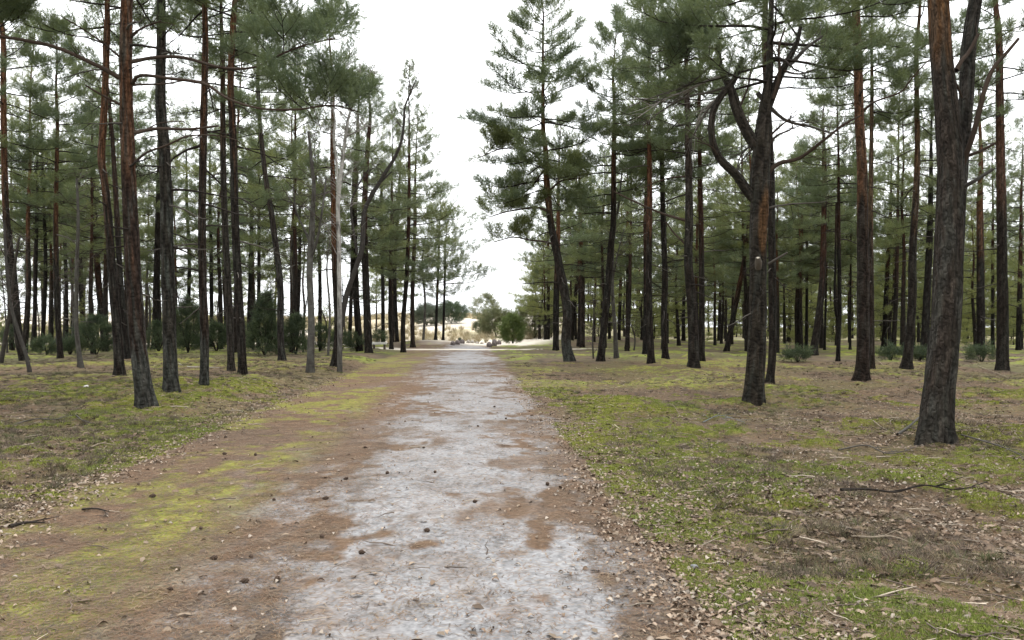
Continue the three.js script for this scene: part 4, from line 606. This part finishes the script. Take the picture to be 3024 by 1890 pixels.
const dg = 'shrubs on the dunes at the end of the track', olive = [[0.10, 0.12, 0.05], [0.18, 0.18, 0.085]], fresh = [[0.075, 0.115, 0.028], [0.15, 0.19, 0.05]];
shrub('bright green bush at the right side of the track end', 1210, 804, 46, 62, 66, { name: 'dune_bush', n: 330, s: 1.5, long: true, tint: fresh, group: dg });
shrub('pale olive bush left of the bright green bush on the dunes', 1172, 792, 70, 58, 82, { name: 'dune_bush', n: 240, s: 1.7, long: true, tint: olive, group: dg });
shrub('small dark upright juniper on the dune left of the olive bush', 1136, 789, 26, 32, 84, { name: 'dune_bush', n: 260, s: 1.3, group: dg });
shrub('round dune pine bush behind the two thin mound pines', 1066, 776, 56, 44, 100, { name: 'dune_bush', n: 240, s: 1.8, long: true, tint: [[0.045, 0.075, 0.035], [0.08, 0.105, 0.05]], group: dg });
shrub('low grey dune bush left of the two thin mound pines', 1008, 782, 60, 44, 96, { name: 'dune_bush', n: 220, s: 1.8, long: true, tint: [[0.06, 0.08, 0.05], [0.1, 0.115, 0.075]], group: dg });
shrub('large olive bush behind the bright green bush, near the right wood', 1262, 796, 92, 74, 78, { name: 'dune_bush', n: 260, s: 1.7, long: true, tint: olive, group: dg });
shrub('feathery bush standing highest on the dune skyline', 1150, 776, 70, 60, 105, { name: 'dune_bush', n: 130, s: 1.9, long: true, tint: olive, group: dg });

// ---------------------------------------------------------------- stones at the track end
function stone(label, px, py, wpx, hpx, Z, tone, group) {
  const seed = serial++, r = RNG(seed), k = Z / FOCAL, x = (px - 1209.5) / FOCAL * Z, g = new THREE.IcosahedronGeometry(1, 3), p = g.attributes.position, c = [];
  for (let i = 0; i < p.count; i++) { t0.fromBufferAttribute(p, i).normalize(); let f = 1; for (let e = 0; e < 5; e++) { const n = t1.set(Math.sin(seed + e * 2.1), 0.5 * Math.cos(seed * 2 + e), Math.cos(seed * 1.7 + e * 1.3)).normalize().dot(t0); if (n > 0.55) f = Math.min(f, 0.62 / n + 0.25); } f *= 0.86 + 0.26 * fbm(t0.x * 2.2 + seed, t0.y * 2.2 + t0.z * 2, 3); p.setXYZ(i, t0.x * f * wpx * k * 0.5, t0.y * f * hpx * k * 0.62, t0.z * f * wpx * k * 0.42); const v = 0.7 + 0.6 * fbm(t0.x * 5 + seed, t0.y * 5 + t0.z * 4, 3); c.push(tone[0] * v, tone[1] * v, tone[2] * v); }
  g.setAttribute('color', new THREE.Float32BufferAttribute(c, 3)); g.computeVertexNormals();
  const m = shade(new THREE.Mesh(g, twigMat)); m.name = numbered('boulder'); m.userData = { label, category: 'boulder', group }; m.position.set(x, ground(x, Z) + hpx * k * 0.3, -Z); m.rotation.y = r() * 6; scene.add(m);
}
const br = [0.15, 0.125, 0.12], pl = [0.32, 0.29, 0.26], gb = 'boulders lining the end of the track';
for (const [px, py, w, h, Z, t, l] of [[1070, 818, 13, 11, 57, br, 'leftmost dark boulder of the left row at the track end'], [1081, 818, 14, 12, 57.6, br, 'second dark boulder of the left row at the track end'], [1092, 816, 13, 11, 58.6, br, 'third dark boulder of the left row, beside pale stones'], [1086, 811, 9, 12, 60, [0.06, 0.07, 0.05], 'small dark pointed stone behind the left boulder row'],
  [1106, 814, 11, 8, 60, pl, 'first pale stone right of the left boulder row'], [1116, 811, 11, 8, 62, pl, 'second pale stone in the left row, further off'], [1127, 808, 11, 8, 64.5, pl, 'third pale stone in the left row, well back'], [1138, 806, 10, 6, 67, pl, 'farthest pale stone of the left row'],
  [1156, 818, 16, 13, 57, br, 'left dark boulder of the right cluster at the track end'], [1168, 817, 17, 18, 58, br, 'middle and largest boulder of the right cluster'], [1179, 812, 14, 12, 60.5, br, 'upper right boulder of the right cluster']]) stone(l, px, py, w, h, Z, t, gb);
// ---------------------------------------------------------------- low white bench among the left trees
{
  const Z = 51, o = thing('bench', 'low white bench beam beside the stout dark pine', 'bench'), x = (896 - 1209.5) / FOCAL * Z; o.position.set(x, ground(x, Z), -Z); o.rotation.y = 0.16;
  const white = new THREE.MeshStandardMaterial({ color: new THREE.Color().setRGB(0.62, 0.6, 0.56), roughness: 0.7 }), dark = new THREE.MeshStandardMaterial({ color: new THREE.Color().setRGB(0.08, 0.06, 0.05), roughness: 0.9 });
  const seat = new THREE.BoxGeometry(0.92, 0.13, 0.3, 6, 1, 1); part(o, 'seat', seat, white).position.y = 0.36;
  for (const s of [-1, 1]) part(o, 'leg', new THREE.CylinderGeometry(0.07, 0.08, 0.34, 9), dark).position.set(s * 0.33, 0.13, 0);
}
console.log('shrubs and stones');

// ---------------------------------------------------------------- sticks and branches lying on the ground
function stick(name, label, pts, r0, c, twigs = 3) {
  const seed = serial++, r = RNG(seed * 11), W = pts.map(([px, py, lift = 0.02]) => onGround(px, py, lift)), b = W[0].clone(), q = W.map((p) => p.sub(b)), [A, B] = resample(q, q.map((_, i) => lerp(r0, r0 * 0.35, i / (q.length - 1))), 0.08);
  const gs = [tube(A, B.map((e, i) => e * (0.85 + 0.3 * vn(i * 0.7, seed))), 7, (l, a) => { const v = 0.7 + 0.6 * vn(l * 12, a * 2 + seed); return [c[0] * v, c[1] * v, c[2] * v]; }, { tip: WOOD.pale })];
  for (let i = 0; i < twigs; i++) { const a = V(0, 0, 0), d = V(0, 0, 0), t = 0.2 + 0.7 * r(); pointOn(A, t, a); pointOn(A, t + 0.1, d).sub(a).normalize().add(V(r() - 0.5, r() * 0.12, r() - 0.5).multiplyScalar(1.5)).normalize(); const l = 0.12 + 0.3 * r(); gs.push(tube([a, a.clone().addScaledVector(d, l * 0.5), a.clone().addScaledVector(d, l)], [r0 * 0.4, r0 * 0.3, r0 * 0.12], 4, () => c)); }
  const m = shade(new THREE.Mesh(mergeGeometries(gs), twigMat)); m.name = numbered(name); m.userData = { label, category: name === 'fallen_branch' ? 'branch' : 'stick' }; m.position.copy(b); scene.add(m);
}
stick('fallen_branch', 'long dark twig lying on litter below the twin pine', [[1985, 1164, 0.03], [2060, 1168, 0.05], [2110, 1172, 0.04], [2180, 1160, 0.06], [2250, 1166, 0.04], [2330, 1150, 0.05]], 0.013, WOOD.dark, 5);
stick('fallen_branch', 'grey branch leaning against the foot of the twin pine', [[2120, 1030, 0.02], [2150, 1014, 0.06], [2176, 1000, 0.14]], 0.026, WOOD.grey, 1);
stick('fallen_branch', 'pale dead branch lying right of the twin pine in the litter', [[2310, 868, 0.03], [2345, 882, 0.05], [2385, 898, 0.05], [2425, 915, 0.03]], 0.014, WOOD.pale, 5);
stick('fallen_branch', 'thin grey branches spread on the floor right of the twin pine foot', [[2270, 1036, 0.03], [2320, 1050, 0.05], [2375, 1070, 0.06], [2440, 1098, 0.04]], 0.014, WOOD.dead, 7);
stick('fallen_branch', 'white curved branch lying behind the grey lichen trunk', [[420, 858, 0.05], [450, 868, 0.05], [480, 871, 0.05], [520, 870, 0.04]], 0.022, WOOD.white, 1);
stick('fallen_branch', 'forked pale stick low in the moss at the right foreground', [[2010, 1272, 0.02], [2060, 1278, 0.03], [2110, 1276, 0.03], [2150, 1288, 0.02]], 0.009, WOOD.pale, 2);
stick('stick', 'short dark chunk of bark on the litter right of the track', [[1886, 1142, 0.015], [1904, 1136, 0.03], [1926, 1134, 0.02]], 0.018, [0.12, 0.09, 0.07], 0);
stick('stick', 'pale thin stick pair left of the twin pine foot', [[2062, 1000, 0.03], [2080, 1012, 0.03], [2112, 1026, 0.02]], 0.01, WOOD.pale, 2);
stick('fallen_branch', 'tangled dry branch between the twin pine and the foreground litter', [[1980, 1068, 0.03], [2040, 1060, 0.05], [2100, 1085, 0.07], [2170, 1062, 0.05]], 0.012, WOOD.dead, 9);
stick('fallen_branch', 'dry grey brush lying left of the tangled dry branch', [[1660, 1000, 0.02], [1700, 990, 0.06], [1760, 1002, 0.03]], 0.01, [0.13, 0.14, 0.14], 10);
stick('stick', 'thin stick standing crooked in the moss before the tall reddish pine', [[2088, 868, 0.02], [2070, 856, 0.12], [2050, 850, 0.2]], 0.012, WOOD.pale, 2);
stick('stick', 'dark stick lying in the moss at the left foreground', [[195, 1207, 0.015], [225, 1206, 0.02], [260, 1212, 0.015]], 0.012, WOOD.dark, 1);
stick('stick', 'dark rotten stick at the left edge of the track', [[25, 1248, 0.015], [60, 1240, 0.02], [108, 1238, 0.015]], 0.016, WOOD.dark, 1);
stick('fallen_branch', 'brown curved branch among heather left of the nearest left pine', [[30, 1010, 0.04], [80, 1002, 0.08], [130, 998, 0.05], [170, 985, 0.03]], 0.013, WOOD.dead, 4);
stick('stick', 'pale stick half sunk in litter near the left leaf line', [[215, 1060, 0.02], [245, 1052, 0.03], [275, 1055, 0.02]], 0.011, WOOD.pale, 1);
stick('fallen_branch', 'small brown branch in the heather below the nearest left pine', [[180, 985, 0.03], [200, 990, 0.05], [235, 1003, 0.03]], 0.012, WOOD.dead, 4);
stick('stick', 'yellow dry stem poking up right of the track', [[1575, 958, 0.02], [1590, 970, 0.1], [1608, 988, 0.03]], 0.007, WOOD.pale, 4);
function lump(label, px, py, s, tone) { const r = RNG(serial++ * 3), g = new THREE.IcosahedronGeometry(1, 2), p = g.attributes.position; for (let i = 0; i < p.count; i++) { t0.fromBufferAttribute(p, i); const f = 0.75 + 0.5 * fbm(t0.x * 2 + px, t0.y * 2 + t0.z * 3, 3); p.setXYZ(i, t0.x * f * s, t0.y * f * s * 0.55, t0.z * f * s * 0.7); } g.computeVertexNormals(); const m = shade(new THREE.Mesh(g, new THREE.MeshStandardMaterial({ color: new THREE.Color().setRGB(...tone), roughness: 0.9 }))); m.name = numbered('stone'); m.userData = { label, category: 'stone' }; m.position.copy(onGround(px, py, s * 0.3)); m.rotation.y = r() * 6; scene.add(m); }
lump('white stone in the moss left of the nearest left pine', 204, 914, 0.06, [0.4, 0.38, 0.35]);
lump('small white stone near the left edge among brown moss', 60, 900, 0.04, [0.36, 0.34, 0.31]);
lump('pale grey stone lying in foreground leaves at the right verge', 1640, 1342, 0.032, [0.13, 0.13, 0.135]);

// ---------------------------------------------------------------- pine cones scattered over the track
{
  const P = [], I = [], C = [], rings = 9, seg = 10;
  for (let i = 0; i <= rings; i++) for (let k = 0; k < seg; k++) { const t = i / rings, a = k / seg * 6.283 + i * 0.3, r = 0.019 * Math.sin(Math.PI * Math.pow(t, 0.75) * 0.96 + 0.06) * ((i + k) % 2 ? 1.22 : 0.8); P.push(Math.cos(a) * r, Math.sin(a) * r, (t - 0.45) * 0.055); const v = (i + k) % 2 ? 1.3 : 0.6; C.push(0.055 * v, 0.038 * v, 0.028 * v); if (i && 1) { const b = (i - 1) * seg, n = (k + 1) % seg; I.push(b + k, b + n, b + seg + k, b + n, b + seg + n, b + seg + k); } }
  const g = new THREE.BufferGeometry(); g.setAttribute('position', new THREE.Float32BufferAttribute(P, 3)); g.setAttribute('color', new THREE.Float32BufferAttribute(C, 3)); g.setIndex(I); g.computeVertexNormals();
  const r = RNG(33), near = ['', 'second ', 'third ', 'fourth ', 'fifth ', 'sixth ', 'seventh ', 'eighth ', 'ninth ', 'tenth ', 'eleventh ', 'twelfth ', 'thirteenth ', 'fourteenth ', 'fifteenth ', 'sixteenth ', 'seventeenth ', 'eighteenth ', 'nineteenth ', 'twentieth ', 'twenty-first ', 'twenty-second ', 'twenty-third ', 'twenty-fourth ', 'twenty-fifth ', 'twenty-sixth ', 'twenty-seventh ', 'twenty-eighth ', 'twenty-ninth ', 'thirtieth ', 'thirty-first '].map((e) => e + 'nearest'); let nth = 0;
  for (const [px, py] of [[818, 1133], [915, 1119], [1028, 1117], [863, 1059], [1001, 1059], [1129, 1008], [1195, 990], [1168, 962], [1293, 1146], [1122, 1187], [1009, 1256], [855, 1308], [1380, 1110], [1440, 1098], [1430, 1195], [1525, 1208], [1539, 1252], [533, 1034], [604, 1076], [531, 1074], [328, 1146], [362, 1174], [648, 1183], [770, 1180], [761, 1271], [476, 1251], [507, 1321], [594, 1318], [580, 1376], [655, 1371], [404, 1395]].sort((a, b) => b[1] - a[1])) {
    const m = shade(new THREE.Mesh(g, twigMat)); m.name = numbered('pine_cone'); m.userData = { label: 'small dark pine cone ' + (px < 700 ? 'on the left needle strip' : px < 1250 ? 'on the grey middle of the track' : 'at the right verge of the track') + ', ' + near[nth] + ' to the camera', category: 'pine cone', group: 'pine cones on the track' };
    m.position.copy(onGround(px, py, 0.014)); m.rotation.set((r() - 0.5) * 0.5, r() * 6.28, r() * 6); const s = 0.6 + 0.35 * r(); m.scale.set(s, s * 0.9, s * 1.25); scene.add(m); nth++;
  }
}
// ---------------------------------------------------------------- litter, moss, heather: uncountable stuff
function scatter(name, label, geo, mat, n, seed, place) {
  const r = RNG(seed), mats = [], cols = [];
  for (let i = 0, tries = 0; i < n && tries < n * 14; tries++) { const e = place(r); if (!e) continue; const [x, Z, lift, s, tilt, c] = e; QQ.setFromEuler(new THREE.Euler((r() - 0.5) * tilt, r() * 6.28, (r() - 0.5) * tilt)); mats.push(new THREE.Matrix4().compose(V(x, ground(x, Z) + lift, -Z), QQ, V(s, s, s))); cols.push(c); i++; }
  const m = shade(new THREE.InstancedMesh(geo, mat, mats.length)); mats.forEach((a, i) => { m.setMatrixAt(i, a); m.setColorAt(i, C0.setRGB(...cols[i])); }); m.name = name; m.userData = { kind: 'stuff', label, category: name.replace('_', ' ') }; scene.add(m);
}
const stuffMat = new THREE.MeshStandardMaterial({ color: 0xffffff, roughness: 0.9, side: THREE.DoubleSide });
{ // a curled dry leaf: a bent lens of 12 faces
  const P = [], I = [], n = 5; for (let i = 0; i <= n; i++) { const t = i / n, w = 0.017 * Math.sin(Math.PI * (0.06 + 0.9 * t)), z = (t - 0.5) * 0.055, y = 0.012 * Math.cos((t - 0.5) * 4); P.push(-w, y + 0.009, z, 0, y, z, w, y + 0.006, z); if (i) { const b = (i - 1) * 3; for (const s of [0, 1]) I.push(b + s, b + s + 1, b + 3 + s, b + s + 1, b + 4 + s, b + 3 + s); } }
  const g = new THREE.BufferGeometry(); g.setAttribute('position', new THREE.Float32BufferAttribute(P, 3)); g.setIndex(I); g.computeVertexNormals();
  const tone = (r) => { const v = 0.6 + 0.6 * r(), k = r(); return k < 0.45 ? [0.24 * v, 0.18 * v, 0.13 * v] : k < 0.78 ? [0.15 * v, 0.10 * v, 0.065 * v] : [0.27 * v, 0.225 * v, 0.18 * v]; };
  const g2 = g.clone(), gp = g2.attributes.position; for (let i = 0; i < gp.count; i++) gp.setXYZ(i, gp.getX(i) * (0.75 + 0.6 * vn(i * 0.9, 4)), gp.getY(i) * 0.4 + 0.006 * vn(i * 0.7, 9), gp.getZ(i) * 1.25 + 0.006 * (vn(i * 1.1, 2) - 0.5)); g2.computeVertexNormals();
  scatter('dead_leaves', 'flat brown fallen leaves among the moss and on the verges', g2, stuffMat, 15000, 171, (r) => { const Z = 3.6 + 24 * Math.pow(r(), 1.6), x = (r() * 2 - 1) * (Z * 0.68 + 0.6), tr = inTrack(x, Z), p = tr > 0 ? 0.35 * Math.exp(-tr * tr / 0.1) + 0.02 : 0.2 + 0.8 * sstep(0.4, 0.6, fbm(x * 0.8 + 28, Z * 0.8, 3)); if (r() > p) return null; const v = 0.5 + 0.8 * r(); return [x, Z, 0.003 + 0.008 * r(), 0.45 + 0.8 * r(), 0.7, r() < 0.7 ? [0.115 * v, 0.076 * v, 0.048 * v] : [0.17 * v, 0.125 * v, 0.085 * v]]; });
  scatter('leaf_litter', 'dry curled beige leaves strewn over verges and floor', g, stuffMat, 15000, 71, (r) => {
    const Z = 3.6 + 21 * Math.pow(r(), 1.7), half = Z * 0.68 + 0.6, x = (r() * 2 - 1) * half, dR = x - vergeR(Z), dL = vergeL(Z) - x;
    let p = dR > 0 ? 0.24 * Math.exp(-dR * dR / 0.25) + 0.3 * sstep(0.42, 0.62, fbm(x * 0.7 + 8, Z * 0.7, 3)) * sstep(26, 8, Z) + 0.05 : dL > 0 ? 0.5 * Math.exp(-dL * dL / 0.3) + 0.14 * sstep(0.45, 0.65, fbm(x * 0.6 + 80, Z * 0.6, 3)) : 0.5 * Math.exp(-(Math.min(-dR, -dL) ** 2) / 0.12) + 0.012;
    if (r() > p) return null; return [x, Z, 0.003 + 0.006 * r(), 0.38 + 0.5 * r(), 1.0, tone(r)];
  });
}
{ // moss sprigs: short upright shoots in tiny cushions
  const P = [], r = RNG(9); for (let i = 0; i < 16; i++) { const a = r() * 6.28, q = 0.035 * Math.sqrt(r()), x = Math.cos(a) * q, z = Math.sin(a) * q, b = r() * 6.28, h = 0.006 + 0.012 * r(), lx = (r() - 0.5) * 0.02, lz = (r() - 0.5) * 0.02; P.push(x - Math.cos(b) * 0.004, -0.004, z - Math.sin(b) * 0.004, x + Math.cos(b) * 0.004, -0.004, z + Math.sin(b) * 0.004, x + lx, h, z + lz); }
  const g = new THREE.BufferGeometry(); g.setAttribute('position', new THREE.Float32BufferAttribute(P, 3)); g.computeVertexNormals();
  scatter('moss', 'yellow-green moss cushions on the forest floor', g, stuffMat, 52000, 72, (r) => {
    const Z = 3.6 + 17 * Math.pow(r(), 1.5), x = (r() * 2 - 1) * (Z * 0.68 + 0.5), tr = inTrack(x, Z); let p = tr > 0.05 ? 0 : mossOut(x, Z) * sstep(0.3, 0.48, fbm(x * 7 + 2, Z * 7, 3));
    if (r() > p) return null; const y = vn(x * 0.9 + 70, Z * 0.9), v = 0.65 + 0.6 * r(); return [x, Z, 0.002, 0.7 + 0.6 * r(), 0.5, [lerp(0.14, 0.205, y) * v, lerp(0.175, 0.215, y) * v, 0.028 * v]];
  });
}
{ // loose pine needles lying in tangles on the track and under the trees
  const P = [], r = RNG(39); for (let i = 0; i < 12; i++) { const a = r() * 6.28, l = 0.02 + 0.018 * r(), x = (r() - 0.5) * 0.14, z = (r() - 0.5) * 0.14, y0 = 0.002 + 0.006 * r(), y1 = 0.002 + 0.01 * r(), w = 0.0016, dx = Math.cos(a) * l, dz = Math.sin(a) * l, nx = -Math.sin(a) * w, nz = Math.cos(a) * w; P.push(x - dx - nx, y0, z - dz - nz, x - dx + nx, y0, z - dz + nz, x + dx, y1, z + dz); }
  const g = new THREE.BufferGeometry(); g.setAttribute('position', new THREE.Float32BufferAttribute(P, 3)); g.computeVertexNormals();
  scatter('needle_litter', 'rust-brown fallen pine needles on the track', g, stuffMat, 26000, 76, (r) => { const Z = 3.5 + 11 * Math.pow(r(), 1.3), x = (r() * 2 - 1) * (Z * 0.68 + 0.4), m = Math.min(x - sandL(Z), sandR(Z) - x); if (r() > (m > 0.1 ? 0.1 : 0.7)) return null; const v = 0.6 + 0.7 * r(), k = r(); return [x, Z, 0.001, 0.8 + 0.6 * r(), 0.12, k < 0.5 ? [0.13 * v, 0.075 * v, 0.042 * v] : k < 0.8 ? [0.16 * v, 0.115 * v, 0.072 * v] : [0.05 * v, 0.036 * v, 0.026 * v]]; });
}
{ // twig and needle litter
  const g = tube([V(-0.5, 0, 0), V(-0.1, 0.03, 0.05), V(0.2, 0.01, -0.02), V(0.5, 0.03, 0.06)], [0.02, 0.018, 0.014, 0.006], 4, () => [1, 1, 1]);
  scatter('twig_litter', 'fine fallen twigs strewn on the forest floor', g, stuffMat, 4200, 73, (r) => { const Z = 3.8 + 26 * Math.pow(r(), 1.4), x = (r() * 2 - 1) * (Z * 0.68 + 0.5), tr = inTrack(x, Z); if (r() > (tr > 0 ? 0.04 : 0.6)) return null; const s = 0.06 + 0.3 * r() * r(), v = 0.5 + 0.8 * r(); return [x, Z, 0.012, s, 0.35, r() < 0.35 ? [0.3 * v, 0.25 * v, 0.19 * v] : [0.11 * v, 0.08 * v, 0.06 * v]]; });
}
{ // heather and dry grass wisps
  const P = [], r = RNG(19); for (let i = 0; i < 46; i++) { const a = r() * 6.28, q = 0.05 * r(), l = 0.03 + 0.055 * r(), e = 0.25 + 0.9 * r(), x = Math.cos(a) * q, z = Math.sin(a) * q, b = r() * 6.28, w = 0.0028; P.push(x - Math.cos(b) * w, -0.01, z - Math.sin(b) * w, x + Math.cos(b) * w, -0.01, z + Math.sin(b) * w, x + Math.cos(a) * Math.cos(e) * l, Math.sin(e) * l, z + Math.sin(a) * Math.cos(e) * l); }
  const g = new THREE.BufferGeometry(); g.setAttribute('position', new THREE.Float32BufferAttribute(P, 3)); g.computeVertexNormals();
  scatter('heather', 'low brown heather and dry grass among the moss', g, stuffMat, 9000, 74, (r) => {
    const Z = 5 + 34 * Math.pow(r(), 1.35), x = (r() * 2 - 1) * (Z * 0.68 + 0.5), dL = vergeL(Z) - x, dR = x - vergeR(Z); let p = dL > 0.15 ? 0.25 + 0.75 * sstep(0.45, 0.6, fbm(x * 0.5 + 33, Z * 0.5, 3)) : dR > 0.4 ? 0.45 * sstep(0.46, 0.62, fbm(x * 0.45 + 50, Z * 0.45, 3)) : 0;
    if (r() > p) return null; const v = 0.6 + 0.6 * r(), k = r(); return [x, Z, 0, 0.6 + 0.9 * r(), 0.4, k < 0.5 ? [0.085 * v, 0.062 * v, 0.043 * v] : k < 0.75 ? [0.15 * v, 0.12 * v, 0.065 * v] : [0.075 * v, 0.08 * v, 0.03 * v]];
  });
}
{ // marram grass on the dunes
  const P = [], r = RNG(29); for (let i = 0; i < 40; i++) { const a = r() * 6.28, q = 0.12 * r(), l = 0.35 + 0.4 * r(), e = 0.7 + 0.7 * r(), x = Math.cos(a) * q, z = Math.sin(a) * q, b = r() * 6.28, w = 0.012; P.push(x - Math.cos(b) * w, -0.02, z - Math.sin(b) * w, x + Math.cos(b) * w, -0.02, z + Math.sin(b) * w, x + Math.cos(a) * Math.cos(e) * l, Math.sin(e) * l, z + Math.sin(a) * Math.cos(e) * l); }
  const g = new THREE.BufferGeometry(); g.setAttribute('position', new THREE.Float32BufferAttribute(P, 3)); g.computeVertexNormals();
  scatter('dune_grass', 'pale straw-coloured grass tufts on the far dunes', g, stuffMat, 3500, 75, (r) => { const Z = 66 + 110 * r(), x = -70 + r() * 84; if (x > 5 + (Z - 66) * 0.1 || fbm(x * 0.12 + 3, Z * 0.07, 4) < 0.47) return null; const v = 0.7 + 0.5 * r(); return [x, Z, 0, 0.8 + 0.7 * r(), 0.3, [0.3 * v, 0.25 * v, 0.15 * v]]; });
}
renderer.render(scene, camera);
